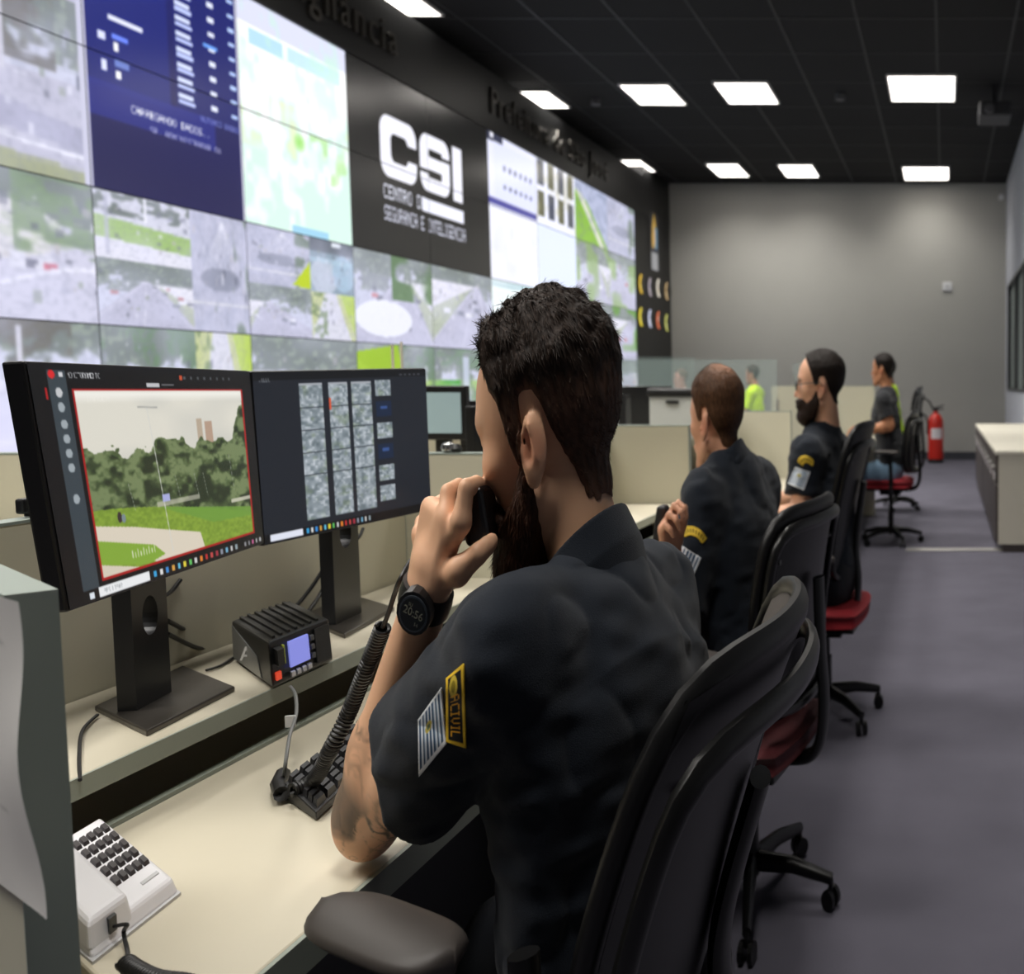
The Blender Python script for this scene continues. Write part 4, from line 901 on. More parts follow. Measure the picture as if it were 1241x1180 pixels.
# ------------------------------------------------------------------ sculpting: distance fields turned into meshes
def ln(v): return np.sqrt((v * v).sum(-1))
def smin(a, b, k):
    h = np.clip(.5 + .5 * (b - a) / k, 0, 1); return b + (a - b) * h - k * h * (1 - h)
def smax(a, b, k): return -smin(-a, -b, k)
def rcone(p, a, b, r1, r2):
    a, b = np.array(a, float), np.array(b, float); ba = b - a; L = ba @ ba + 1e-12
    t = np.clip(((p - a) @ ba) / L, 0, 1); return ln(p - a - t[:, None] * ba) - (r1 + (r2 - r1) * t)
def ell(p, c, r, R=None):
    q = p - np.array(c, float)
    if R is not None: q = q @ R
    r = np.array(r, float); k0 = ln(q / r); k1 = ln(q / (r * r)); return k0 * (k0 - 1) / np.maximum(k1, 1e-9)
def sph(p, c, r): return ln(p - np.array(c, float)) - r
def rbx(p, c, h, r, R=None):
    q = p - np.array(c, float)
    if R is not None: q = q @ R
    q = np.abs(q) - (np.array(h, float) - r)
    return ln(np.maximum(q, 0)) + np.minimum(q.max(-1), 0) - r
def sst(a, b, x): t = np.clip((x - a) / (b - a), 0, 1); return t * t * (3 - 2 * t)
def vnoise(p, s, seed=0):
    """smooth value noise 0..1"""
    q = p * s + 100.0; i = np.floor(q).astype(np.int64); f = q - i; f = f * f * (3 - 2 * f)
    def h(x, y, z):
        n = (x * 374761393 + y * 668265263 + z * 2147483647 + seed * 974634777) & 0xffffffff
        n = ((n ^ (n >> 13)) * 1274126177) & 0xffffffff; return ((n ^ (n >> 16)) & 0xffff) / 65535.0
    x, y, z = i[:, 0], i[:, 1], i[:, 2]; fx, fy, fz = f[:, 0], f[:, 1], f[:, 2]
    def lx(yy, zz): return h(x, yy, zz) * (1 - fx) + h(x + 1, yy, zz) * fx
    return (lx(y, z) * (1 - fy) + lx(y + 1, z) * fy) * (1 - fz) + (lx(y, z + 1) * (1 - fy) + lx(y + 1, z + 1) * fy) * fz
def Rz(a): c, s = math.cos(a), math.sin(a); return np.array([[c, -s, 0], [s, c, 0], [0, 0, 1.]])
def Ry(a): c, s = math.cos(a), math.sin(a); return np.array([[c, 0, s], [0, 1, 0], [-s, 0, c]])
def Rx(a): c, s = math.cos(a), math.sin(a); return np.array([[1, 0, 0], [0, c, -s], [0, s, c]])
def mesh_sdf(fn, lo, hi, h, B=8):
    lo, hi = np.array(lo, float), np.array(hi, float)
    nb = np.ceil((hi - lo) / (h * B)).astype(int); N = nb * B + 1
    bc = np.stack(np.meshgrid(*[(np.arange(n) + .5) * B * h + l for n, l in zip(nb, lo)], indexing='ij'), -1).reshape(-1, 3)
    dc = fn(bc); act = np.abs(dc) < B * h * .95 + .006
    vals = np.repeat(np.repeat(np.repeat(dc.reshape(nb), B, 0), B, 1), B, 2)
    vals = np.pad(vals, ((0, 1),) * 3, 'edge').astype('f')
    ai = np.argwhere(act.reshape(nb)); o = np.stack(np.meshgrid(*[np.arange(B + 1)] * 3, indexing='ij'), -1).reshape(-1, 3)
    for s in range(0, len(ai), 400):
        g = (ai[s:s + 400, None, :] * B + o[None]).reshape(-1, 3)
        v = fn(g * h + lo); vals[g[:, 0], g[:, 1], g[:, 2]] = v
    ins = vals < 0
    c = [ins[dx:N[0] - 1 + dx, dy:N[1] - 1 + dy, dz:N[2] - 1 + dz] for dx in (0, 1) for dy in (0, 1) for dz in (0, 1)]
    sm_ = sum(x.astype(np.int8) for x in c); cells = np.argwhere((sm_ > 0) & (sm_ < 8))
    idx = -np.ones(N - 1, np.int32); idx[cells[:, 0], cells[:, 1], cells[:, 2]] = np.arange(len(cells))
    acc = np.zeros((len(cells), 3)); cnt = np.zeros(len(cells))
    for ax in range(3):
        o1, o2 = [a for a in range(3) if a != ax]
        for p in (0, 1):
            for q in (0, 1):
                a = np.zeros(3, int); a[o1], a[o2] = p, q; b = a.copy(); b[ax] = 1
                ca, cb = cells + a, cells + b
                va, vb = vals[ca[:, 0], ca[:, 1], ca[:, 2]], vals[cb[:, 0], cb[:, 1], cb[:, 2]]
                m = (va < 0) != (vb < 0); t = np.where(m, va / np.where(va == vb, 1, va - vb), 0)
                acc += np.where(m[:, None], a + t[:, None] * (b - a), 0); cnt += m
    V = (cells + acc / np.maximum(cnt, 1)[:, None]) * h + lo
    Q = []
    for ax in range(3):
        o1, o2 = (ax + 1) % 3, (ax + 2) % 3
        sl0 = [slice(1, N[i] - 1) for i in range(3)]; sl1 = list(sl0); sl0[ax] = slice(0, N[ax] - 1); sl1[ax] = slice(1, N[ax])
        a, b = ins[tuple(sl0)], ins[tuple(sl1)]; e = np.argwhere(a != b)
        fl = a[e[:, 0], e[:, 1], e[:, 2]]; off = np.ones(3, int); off[ax] = 0; e = e + off
        def cell(d1, d2):
            c_ = e.copy(); c_[:, o1] -= d1; c_[:, o2] -= d2; return idx[c_[:, 0], c_[:, 1], c_[:, 2]]
        q = np.stack([cell(1, 1), cell(0, 1), cell(0, 0), cell(1, 0)], 1)
        q = np.where(fl[:, None], q, q[:, ::-1]); Q.append(q)
    Q = np.concatenate(Q); Q = Q[(Q >= 0).all(1)]
    return V, Q

# head in its own frame: +x face, +y left, +z up, origin between the ears
def head_parts(p, fat=0.0):
    q = p.copy(); q[:, 1] = np.abs(q[:, 1])
    d = ell(q, (-.014, 0, .047), (.097, .077 + fat * .4, .086))
    d = smin(d, ell(q, (.035, 0, .02), (.060, .064 + fat * .5, .075)), .03)
    d = smin(d, ell(q, (.028, 0, .052), (.056, .064, .060)), .02)
    d = smin(d, ell(q, (.040, 0, -.045), (.046, .050 + fat, .062)), .03)
    d = smin(d, rcone(q, (.000, .052 + fat * .6, -.05), (.068, .018, -.098), .017, .017), .025)
    d = smin(d, sph(q, (.073, 0, -.094), .021), .02)
    d = smin(d, rcone(q, (.083, 0, .036), (.074, .040, .034), .012, .010), .014)
    d = smin(d, ell(q, (.060, .044, -.008), (.022, .020, .018)), .018)
    d = smax(d, -ell(q, (.100, .031, .012), (.022, .019, .014)), .012)
    d = smin(d, sph(q, (.073, .031, .011), .0135), .003)
    d = smin(d, rcone(q, (.082, .018, .021), (.079, .044, .017), .004, .003), .004)
    d = smin(d, rcone(q, (.086, 0, .020), (.109, 0, -.022), .0075, .0105), .010)
    d = smin(d, ell(q, (.097, .011, -.027), (.010, .007, .007)), .006)
    d = smin(d, ell(q, (.082, 0, -.052), (.018, .028, .020)), .012)
    d = smin(d, ell(q, (.095, 0, -.0515), (.008, .023, .005)), .005)
    d = smin(d, ell(q, (.093, 0, -.0605), (.009, .020, .006)), .005)
    # ears
    Re = Rz(.16) @ Ry(-.18)
    e = ell(q, (-.012, .080 + fat * .5, -.004), (.018, .008, .033), Re)
    e = smin(e, ell(q, (-.004, .077 + fat * .5, -.030), (.010, .006, .011)), .006)
    e = smax(e, -ell(q, (-.006, .090 + fat * .5, .000), (.0105, .011, .019), Re), .004)
    e = smin(e, sph(q, (.003, .079 + fat * .5, -.006), .005), .004)
    e = smin(e, rcone(q, (-.016, .084 + fat * .5, -.014), (-.013, .085 + fat * .5, .016), .0035, .003), .004)
    d = smin(d, e, .006)
    return d
def neck_part(p, nb, hx=(-.022, 0, -.055), r=.056):
    return rcone(p, hx, nb, r * .98, r * 1.08)

def hair_field(p, P):
    """signed height above the scalp where hair grows (metres); negative = bare"""
    x, y, z = p[:, 0], np.abs(p[:, 1]), p[:, 2]
    zh = np.interp(x, P['hx'], P['hz'])
    n = vnoise(p, 60, 3) * .004
    s = z - zh + n
    t = -.005 + (P['side'] + .005) * sst(-.004, P.get('soft', .02), s)
    t = t + P['top'] * sst(.035, .085, z) * sst(-.0, .03, s)
    if P.get('quiff'): t = t + P['quiff'] * sst(.0, .07, x) * sst(.08, .11, z) * sst(0, .02, s)
    if P.get('bald'):
        b = P['bald']; t = t - .006 * np.exp(-(((p[:, 0] - b[0]) ** 2 + p[:, 1] ** 2 + (z - b[1]) ** 2) / b[2] ** 2))
    rid = (vnoise(p * np.array([1, 1, .45]), 260, 5) - .5) * P.get('tex', .0025) + (vnoise(p, 70, 8) - .5) * P.get('clump', .004) * sst(.03, .09, z)
    return t + rid * (t > -.003)
def beard_field(p, P):
    x, y, z = p[:, 0], np.abs(p[:, 1]), p[:, 2]
    top = np.interp(x, [-.01, .010, .022, .040, .062, .080, .120], [.02, .02, -.012, -.040, -.052, -.034, -.034])
    back = np.interp(z, [-.13, -.10, -.06, -.02, .03], [.045, .015, .000, .004, .002])
    s = np.minimum(top - z + .002, x - back) + (vnoise(p, 90, 2) - .5) * .005
    t = -.005 + (.005 + P['beard']) * sst(-.003, .012, s) * (1 - .75 * sst(-.06, .01, z))
    lips = ((x - .1) / .03) ** 2 + (y / .024) ** 2 + ((z + .056) / .0085) ** 2
    t = np.where(lips < 1, -.004, t)
    t = t + P['beard'] * .6 * sst(-.075, -.11, z)
    return t + (vnoise(p, 300, 6) - .5) * .0022

def attr_link(name, V, Q, cols, m, parent, xf, smooth=True):
    me = np_mesh(name, xf(V), Q)
    if cols is not None and len(me.vertices) == len(V): set_col(me, cols)
    return link(name, me, m, parent, smooth, True)
def Lc(c): return np.array(lin(c))
m_skin = mat('skin', rough=.48, spec=.35, attr='Col')
m_skin.node_tree.nodes['Principled BSDF'].inputs['Subsurface Weight'].default_value = .08
m_skin.node_tree.nodes['Principled BSDF'].inputs['Subsurface Radius'].default_value = (.012, .005, .003)
m_hair = mat('hair', rough=.6, spec=.18, attr='Col')
m_cloth = {}
def blades(name, V, Q, n, length, flow, cols, m, parent, xf, seed=1, wid=.0006, keep=None, lift=.35):
    """short tapered hairs growing out of a surface"""
    r = np.random.default_rng(seed)
    A, B, C = V[Q[:, 0]], V[Q[:, 1]], V[Q[:, 2]]; nr = np.cross(B - A, C - A); ar = ln(nr); nr = nr / np.maximum(ar, 1e-12)[:, None]
    w_ = ar.copy()
    if keep is not None: w_ = w_ * keep((A + C) / 2)
    w_ = w_ / w_.sum(); f = r.choice(len(Q), n, p=w_); u, v = r.random((2, n))[:, :, None]
    p = A[f] + (B[f] - A[f]) * u + (V[Q[f, 3]] - A[f]) * v; N_ = nr[f]
    fl = flow(p); fl = fl - N_ * (fl * N_).sum(1)[:, None]; fl /= np.maximum(ln(fl), 1e-6)[:, None]
    fl = fl + r.normal(0, .22, fl.shape); L = (length(p) * r.uniform(.6, 1.2, n))[:, None]
    d1 = fl + N_ * lift; d2 = fl + N_ * lift * .3
    s = np.cross(fl, N_); s /= np.maximum(ln(s), 1e-6)[:, None]
    p = p - N_ * .001; m1 = p + d1 * L * .5; e = m1 + d2 * L * .5; W_ = wid
    P_ = np.stack([p - s * W_, p + s * W_, m1 + s * W_ * .8, m1 - s * W_ * .8, e], 1).reshape(-1, 3)
    b = np.arange(n)[:, None] * 5
    q = np.concatenate([b + [0, 1, 2, 3], b + [3, 2, 4, 4]], 0)
    me = bpy.data.meshes.new(name); faces = [tuple(x) for x in (b + [0, 1, 2, 3]).tolist()] + [tuple(x) for x in (b + [3, 2, 4]).tolist()]
    me.from_pydata(xf(P_).tolist(), [], faces); me.update()
    cc = np.repeat(cols(p), 5, 0) * r.uniform(.6, 1.5, (n, 1)).repeat(5, 0); set_col(me, cc)
    return link(name, me, m, parent, False, True)

def hand_fn(wr, R, curl=.5, spread=.1, s=1.0, side=1, thumb=.5):
    """joint chains of a hand; frame columns: x fingers, y towards the thumb, z back of the hand"""
    out = []
    pts = [('index', .026, .088, (.042, .026, .020)), ('middle', .008, .092, (.046, .029, .021)), ('ring', -.011, .087, (.042, .027, .020)), ('little', -.028, .078, (.033, .020, .018))]
    for i, (n, y, x, L) in enumerate(pts):
        p = np.array([x, y, .0]); ch = [np.array([.02, y * .5, 0]), p.copy()]; a = curl * .6
        ya = (1.2 - i) * spread
        for k, l in enumerate(L):
            d = np.array([math.cos(a) * math.cos(ya), math.cos(a) * math.sin(ya), -math.sin(a)]); p = p + d * l; ch.append(p.copy()); a += curl * (1.0 if k == 0 else .8)
        out.append((ch, (.010, .0098, .0088, .0080, .0068)))
    p = np.array([.025, .030, -.008]); ch = [np.array([.005, .012, -.004]), p.copy()]; a = .9 - thumb * .5
    for k, l in enumerate((.036, .032, .026)):
        d = np.array([math.cos(a), math.sin(a) * .8, -math.sin(thumb) * .6]); d /= np.linalg.norm(d); p = p + d * l; ch.append(p.copy()); a -= thumb * .5
    out.append((ch, (.014, .013, .0115, .0098, .0082)))
    R = np.array(R); wr = np.array(wr)
    return [([wr + s * (R @ (np.array([1, side, 1]) * c)) for c in ch], [r_ * s for r_ in rs]) for ch, rs in out]
def hand_sdf(p, chains, wr, R, s=1.0, side=1):
    R = np.array(R)
    d = rbx(p, np.array(wr) + R @ np.array([.050, 0, .0]) * s, np.array([.046, .040, .015]) * s, .013 * s, R)
    d = smin(d, rcone(p, wr, np.array(wr) + R @ np.array([.03, 0, 0]) * s, .024 * s, .026 * s), .02)
    for ch, rs in chains:
        f = None
        for i in range(1, len(ch) - 1) if len(ch) > 4 else range(len(ch) - 1):
            c = rcone(p, ch[i], ch[i + 1], rs[i], rs[i + 1]); f = c if f is None else smin(f, c, .002)
        k = .008; d = smin(d, f, .005)
        d = smin(d, rcone(p, ch[0], ch[1], rs[0], rs[1]), .008)
    return d
# ------------------------------------------------------------------ people
def cloth(name, c, **k):
    return mat(name, c, rough=.85, spec=.2, bump=.25, bscale=900, var=.06, vscale=14, sheen=.08, **k)
m_navy = cloth('navy_uniform_cloth', '181e27'); m_trouser = cloth('dark_trouser_cloth', '11141b'); m_jeans = cloth('light_blue_jeans', '7f9cb4')
m_shoe = mat('black_leather', '0e0e0f', rough=.4)
class Person:
    def __init__(s, root, a, sx, **k):
        s.root = np.array([root[0], root[1], 0.0]); s.phi = PI - math.radians(a); s.sx = sx; s.R = Rz(s.phi)
        s.S = np.array([sx, 1, 1])
        s.J = dict(hip=(0, 0, .56), waist=(.0, 0, .70), chest=(.01, 0, .88), top=(.0, 0, 1.0), neck=(-.01, 0, 1.06), head=(.03, 0, 1.21),
                   shL=(0, .175, 1.0), shR=(0, -.175, 1.0), elL=(.1, .23, .76), elR=(.1, -.23, .76), wrL=(.32, .12, .82), wrR=(.32, -.12, .82),
                   hpL=(0, .09, .53), hpR=(0, -.09, .53), knL=(.40, .11, .50), knR=(.40, -.11, .50), anL=(.40, .11, .09), anR=(.40, -.11, .09))
        s.chest_r, s.belly, s.pitch, s.hyaw, s.fat = .160, .150, 0.0, 0.0, 0.0
        s.hand = {'L': (.5, .5), 'R': (.6, .5)}; s.handR = {}; s.chains = {}; s.colh = .045; s.topr = .105; s.armr = 1.0; s.hs = 1.0; s.hsc = (1, 1, 1); s.sleeve = .62; s.sl_r = 1.0
        s.__dict__.update(k)
    def inv(s, P): P = np.asarray(P, float) - s.root; P = P / s.S; return P @ s.R
    def px(s, x, y, Y): return s.inv(at(x, y, Y))
    def xf(s, V): return (np.asarray(V) @ s.R.T) * s.S
    def world(s, p): return s.xf(np.array(p)) + s.root
    def setup(s):
        s.J = {k: np.array(v, float) for k, v in s.J.items()}
        s.Rh = Rz(s.hyaw) @ Ry(s.pitch)
        for sd, sg in (('L', 1), ('R', -1)):
            if sd not in s.handR:
                x = s.J['wr' + sd] - s.J['el' + sd]; x = x / np.linalg.norm(x); y = np.array([0, -sg, .25]); y = y - x * (x @ y); y /= np.linalg.norm(y)
                z = np.cross(x, y); z = z if z[2] > 0 else -z; s.handR[sd] = np.stack([x, y, z], 1)
            if sd not in s.chains:
                cu, th = s.hand[sd]; s.chains[sd] = hand_fn(s.J['wr' + sd], s.handR[sd], cu, .1, s.hs, 1, th)
    def headp(s, p): return ((p - s.J['head']) @ s.Rh) / np.array(s.hsc)
    def torso(s, p, off=0.0):
        f = .70; q = p / np.array([f, 1, 1]); J = {k: s.J[k] / np.array([f, 1, 1]) for k in ('hip', 'waist', 'chest', 'top')}
        d = rcone(q, J['hip'], J['waist'], .165 * s.belly / .15, s.belly); d = smin(d, rcone(q, J['waist'], J['chest'], s.belly, s.chest_r), .04)
        d = smin(d, rcone(q, J['chest'], J['top'], s.chest_r, s.topr), .05) * f
        for k in ('shL', 'shR'):
            d = smin(d, rcone(p, s.J['top'] * .6 + s.J['neck'] * .4, s.J[k], .055, .056 * s.armr), .045)
        return d - off
    def arm(s, p, sd, off=0.0):
        sh, el, wr = s.J['sh' + sd], s.J['el' + sd], s.J['wr' + sd]
        mid = el + (wr - el) * .28
        d = rcone(p, sh, el, .052 * s.armr + off, .042 * s.armr + off)
        d = smin(d, rcone(p, el, mid, .041 * s.armr + off, .043 * s.armr + off), .02)
        return smin(d, rcone(p, mid, wr, .043 * s.armr + off, .027 * s.armr + off), .02)
    def body(s, p):
        d = head_parts(s.headp(p), s.fat) * min(s.hsc)
        hb = s.J['head'] + s.Rh @ (np.array([-.022, 0, -.05]) * s.hsc)
        d = smin(d, rcone(p, hb, s.J['neck'], .053 * (1 + s.fat * 6), .060 * (1 + s.fat * 6)), .022)
        d = smin(d, s.torso(p), .03)
        for sd in 'LR':
            d = smin(d, s.arm(p, sd), .02)
            d = smin(d, hand_sdf(p, s.chains[sd], s.J['wr' + sd], s.handR[sd], s.hs), .012)
        return d
    def shirt(s, p):
        d = s.torso(p, .012)
        for sd in 'LR':
            sh, el = s.J['sh' + sd], s.J['el' + sd]; e = sh + (el - sh) * s.sleeve; ax = (el - sh) / np.linalg.norm(el - sh)
            a = rcone(p, sh, e + ax * .03, (.060) * s.armr * s.sl_r, .064 * s.armr * s.sl_r); a = smax(a, (p - e) @ ax, .004)
            d = smin(d, a, .035)
        w_ = (vnoise(p * np.array([1.2, 1.2, .8]), 11, 4) - .5) * .016 + (vnoise(p * np.array([1, 1, 2.2]), 24, 9) - .5) * .007
        r_ = 1 - np.abs(vnoise(p * np.array([1.0, 1.6, 1.6]), 9, 12) * 2 - 1); w_ = w_ + r_ ** 4 * .005
        d = d + w_ - .007
        if getattr(s, 'shirt_extra', None): d = s.shirt_extra(p, d)
        d = smax(d, s.J['hip'][2] + .02 - p[:, 2], .01)
        nb = s.J['neck'] + (s.J['head'] - s.J['neck']) * .0
        return smax(d, -(rcone(p, nb - [0, 0, .0], nb + (s.J['head'] - nb) * .6, .052, .07)), .006)
    def collar(s, p, hgt=None):
        hgt = hgt or s.colh
        a = s.J['neck']; b = s.J['head'] + s.Rh @ np.array([-.022, 0, -.05]); ax = (b - a) / np.linalg.norm(b - a)
        h_ = (p - a) @ ax; q = p - a - h_[:, None] * ax; r = ln(q)
        front = p[:, 0] - a[0]
        top = hgt - .35 * (front + .0) * 1.0; R_ = .071 + .55 * np.clip(top - h_, 0, .05) * .5
        d = np.abs(r - R_) - .0045
        d = smax(d, h_ - top, .003); d = smax(d, -(h_ + .028 + .15 * np.clip(front, 0, 1)), .003)
        return smax(d, (front - .045 - .9 * (np.abs(p[:, 1]) - .03)), .004)
    def trousers(s, p):
        d = s.torso(p, .008); d = smax(d, p[:, 2] - s.J['hip'][2] - .06, .01)
        for sd in 'LR':
            h, k, a = s.J['hp' + sd], s.J['kn' + sd], s.J['an' + sd]
            d = smin(d, rcone(p, h, k, .092, .068), .04); d = smin(d, smax(rcone(p, k, a, .068, .056), a[2] - .02 - p[:, 2], .005), .03)
        return d + (vnoise(p, 12, 3) - .5) * .012
    def shoe(s, p, sd):
        a = s.J['an' + sd] - [0, 0, .05]; d = rcone(p, a + [-.03, 0, 0], a + [.16, 0, -.008], .042, .036); d = smin(d, rcone(p, a, a + [0, 0, .05], .04, .045), .02)
        return smax(d, -(p[:, 2] - max(a[2] - .038, .003)), .004)
    def skin_cols(s, p, skin, extra=None):
        c = np.repeat(Lc(skin)[None], len(p), 0); q = s.headp(p); n = vnoise(p, 30, 1)[:, None]; c = c * (.93 + .14 * n)
        red = Lc('b5654c'); y = np.abs(q[:, 1])
        e = sst(.02, .0, np.abs(ln(q - np.array([-.012, .08, -.004]) * np.stack([np.ones(len(q)), np.sign(q[:, 1]), np.ones(len(q))], 1)) - .01))[:, None] * .45
        c = c * (1 - e) + red * e
        m = (((q[:, 0] - .11) / .02) ** 2 + (y / .018) ** 2 + ((q[:, 2] + .025) / .018) ** 2 < 1)[:, None] * .3; c = c * (1 - m) + red * m
        m = (((q[:, 0] - .098) / .02) ** 2 + (y / .024) ** 2 + ((q[:, 2] + .056) / .009) ** 2 < 1)[:, None] * .75; c = c * (1 - m) + Lc('a0564a') * m
        ec = np.stack([q[:, 0] - .073, y - .031, q[:, 2] - .011], 1); r = ln(ec)
        m = (r < .0150) & (np.abs(ec[:, 2]) < .0062) & (ec[:, 0] > .004); c[m] = Lc('d8d0c8'); m &= (np.hypot(ec[:, 1], ec[:, 2]) < .0058); c[m] = Lc('20140e')
        m = (np.abs(q[:, 2] - .031 - (y - .03) * -.15) < .0055) & (y > .012) & (y < .05) & (q[:, 0] > .06); c[m] = c[m] * .15 + Lc('1a120e') * .85
        if extra is not None: c = extra(p, q, c)
        return c
    def build(s, label, skin, hairP, hair_c, h=.004, hh=.0025, shirt_m=None, beard=None, beard_c='2a1a12', collar=True, trouser_m=None, extra=None, strands=0, name='person', cat='person', scalp=None):
        s.setup(); J = s.J
        s.obj = thing(name, tuple(s.root), label, cat); rt = s.obj
        P_ = np.array(list(J.values())); hi = np.array([P_[:, 0].max(), P_[:, 1].max(), 0])
        ks = ['hip', 'chest', 'head', 'shL', 'shR', 'elL', 'elR', 'wrL', 'wrR']; A = np.array([J[k] for k in ks]); lo, hi = A.min(0) - .14, A.max(0) + .15
        for sd in 'LR':
            t_ = np.array([c for ch, _ in s.chains[sd] for c in ch]); lo = np.minimum(lo, t_.min(0) - .03); hi = np.maximum(hi, t_.max(0) + .03)
        lo[2] = max(lo[2], J['hip'][2] - .12); hi[2] = J['head'][2] + .16
        V, Q = mesh_sdf(s.body, lo, hi, h)
        b = attr_link('body', V, Q, s.skin_cols(V, skin, extra), m_skin, rt, s.xf)
        V, Q = mesh_sdf(s.shirt, [min(A[:, 0].min(), -.2) - .1, A[:, 1].min() - .12, J['hip'][2] - .02], [A[:, 0].max() + .12, A[:, 1].max() + .12, J['neck'][2] + .1], max(h, .004))
        attr_link('shirt', V, Q, None, shirt_m or m_navy, rt, s.xf); s.sV, s.sQ = V, Q
        if collar:
            n = J['neck']; V, Q = mesh_sdf(s.collar, n - [.13, .13, .08], n + [.13, .13, .12], .003 if h < .005 else .006); attr_link('collar', V, Q, None, shirt_m or m_navy, rt, s.xf)
        L = np.array([J[k] for k in ('hpL', 'hpR', 'knL', 'knR', 'anL', 'anR')]); V, Q = mesh_sdf(s.trousers, L.min(0) - [.22, .2, .1], L.max(0) + [.12, .12, .15], .009)
        attr_link('trousers', V, Q, None, trouser_m or m_trouser, rt, s.xf)
        for sd in 'LR':
            a = J['an' + sd]; V, Q = mesh_sdf(lambda p: s.shoe(p, sd), a - [.1, .07, .12], a + [.23, .07, .06], .007); attr_link('shoe', V, Q, None, m_shoe, rt, s.xf)
        # hair
        nkl = s.headp(J['neck'][None])[0]
        def hfn(p): return smin(head_parts(p, s.fat), rcone(p, (-.022, 0, -.05), nkl, .0515 * (1 + s.fat * 6), .057 * (1 + s.fat * 6)), .02) - hair_field(p, hairP)
        V, Q = mesh_sdf(hfn, (-.16, -.12, -.13), (.14, .12, .2), hh)
        t = hair_field(V, hairP); keepv = t > -.0012; kq = keepv[Q].any(1); Q2 = Q[kq]; used = np.unique(Q2); mp = -np.ones(len(V), int); mp[used] = np.arange(len(used)); V2, Q2 = V[used], mp[Q2]
        hx = lambda v: s.xf((np.asarray(v) * s.hsc) @ s.Rh.T + s.J['head'])
        def hcol(p, base):
            n = vnoise(p * np.array([1, 1, .4]), 300, 2)[:, None]; c = Lc(base) * (.6 + .9 * n)
            if scalp is not None and base == hair_c:
                tt = hair_field(p, hairP); m = sst(.007, .0005, tt)[:, None] * .8; c = c * (1 - m) + Lc(scalp) * m
                if hairP.get('bald'):
                    b_ = hairP['bald']; g = (.75 * np.exp(-(((p[:, 0] - b_[0]) ** 2 + p[:, 1] ** 2 + (p[:, 2] - b_[1]) ** 2) / (b_[2] * 1.2) ** 2)))[:, None] * (.6 + .6 * n); g = np.clip(g, 0, .8); c = c * (1 - g) + Lc(skin) * g
            return c
        ho = attr_link('hair', V2, Q2, hcol(V2, hair_c), m_hair, rt, hx)
        if strands:
            hairlen = lambda p: (.005 + .35 * np.clip(hair_field(p, hairP), 0, 1) + .003 * sst(.05, .1, p[:, 2]))
            flow = lambda p: np.stack([-.6 - .3 * np.sign(.02 - p[:, 2]) + 1.3 * sst(.03, .09, p[:, 0]), p[:, 1] * 3 + .4 * (vnoise(p, 40, 6) - .5), -.9 + 1.2 * sst(.04, .10, p[:, 2]) * sst(.0, .07, p[:, 0]) + .5 * (vnoise(p, 45, 7) - .5)], 1)
            blades('hair_strands', V2, Q2, strands, hairlen, flow, lambda p: hcol(p, hair_c), m_hair, ho, hx, keep=lambda p: hair_field(p, hairP) > .0005, lift=.13, wid=.0005)
        if beard:
            bp = {'beard': beard}
            def bfn(p): return head_parts(p, s.fat) - beard_field(p, bp)
            V, Q = mesh_sdf(bfn, (-.03, -.1, -.16), (.15, .1, .04), hh)
            keepv = beard_field(V, bp) > -.0012; Q2 = Q[keepv[Q].any(1)]; used = np.unique(Q2); mp = -np.ones(len(V), int); mp[used] = np.arange(len(used)); V2, Q2 = V[used], mp[Q2]
            bo = attr_link('beard', V2, Q2, hcol(V2, beard_c), m_hair, rt, hx)
            if strands:
                blades('beard_strands', V2, Q2, strands // 2, lambda p: .004 + .5 * np.clip(beard_field(p, bp), 0, 1), lambda p: np.stack([.15 + 0 * p[:, 0], p[:, 1] * 2, -1 + 0 * p[:, 0]], 1) + .5 * (vnoise(p, 60, 3)[:, None] - .5), lambda p: hcol(p, beard_c), m_hair, bo, hx, seed=4, keep=lambda p: beard_field(p, bp) > .0, lift=.25)
        return rt
    def trace(s, px, py, fn, off=.0012):
        o = s.inv(np.array([0, 0, CH])); D = []
        for a, b in zip(px, py): D.append(s.inv(at(a, b, 1.0)) - o)
        D = np.array(D); D /= ln(D)[:, None]; t = np.full(len(D), .25 if s.root[1] < 2 else s.root[1] - .6)
        for _ in range(90):
            d = fn(o + D * t[:, None]); t = t + np.clip(d, -.05, .2) * .6
        s.miss = np.abs(fn(o + D * t[:, None])) > .004
        return o + D * (t - off)[:, None]
    def patch(s, name, quad, img, m, label=None, off=.0016, fn=None):
        """cloth badge lying on the sleeve: quad = pixel corners (top-left, top-right, bottom-right, bottom-left of the badge)"""
        fn = fn or s.shirt
        H, W = img.shape[:2]; u, v = np.meshgrid(np.linspace(0, 1, W), np.linspace(0, 1, H)); u, v = u.ravel(), v.ravel()
        q = np.array(quad, float); P2 = ((1 - u) * (1 - v))[:, None] * q[0] + (u * (1 - v))[:, None] * q[1] + (u * v)[:, None] * q[2] + ((1 - u) * v)[:, None] * q[3]
        Vl = s.trace(P2[:, 0], P2[:, 1], fn, off)
        idx = np.arange(H * W).reshape(H, W); F_ = np.stack([idx[:-1, :-1], idx[:-1, 1:], idx[1:, 1:], idx[1:, :-1]], -1).reshape(-1, 4)
        F_ = F_[~s.miss[F_].any(1)]
        a = img[..., 3].ravel() > .5 if img.shape[2] == 4 else np.ones(H * W, bool)
        if True:
            F_ = F_[a[F_].all(1)]
        us = np.unique(F_); mp_ = -np.ones(len(Vl), int); mp_[us] = np.arange(len(us)); Vl = Vl[us]; F_ = mp_[F_]
        # give the badge a real thickness: rim folded down towards the cloth
        c = np.clip(img[..., :3].reshape(-1, 3), 0, 1); c = np.where(c <= .04045, c / 12.92, ((c + .055) / 1.055) ** 2.4)[us]
        me = np_mesh(name, s.xf(Vl), F_); set_col(me, c); o = link(name, me, m, s.obj, True, True)
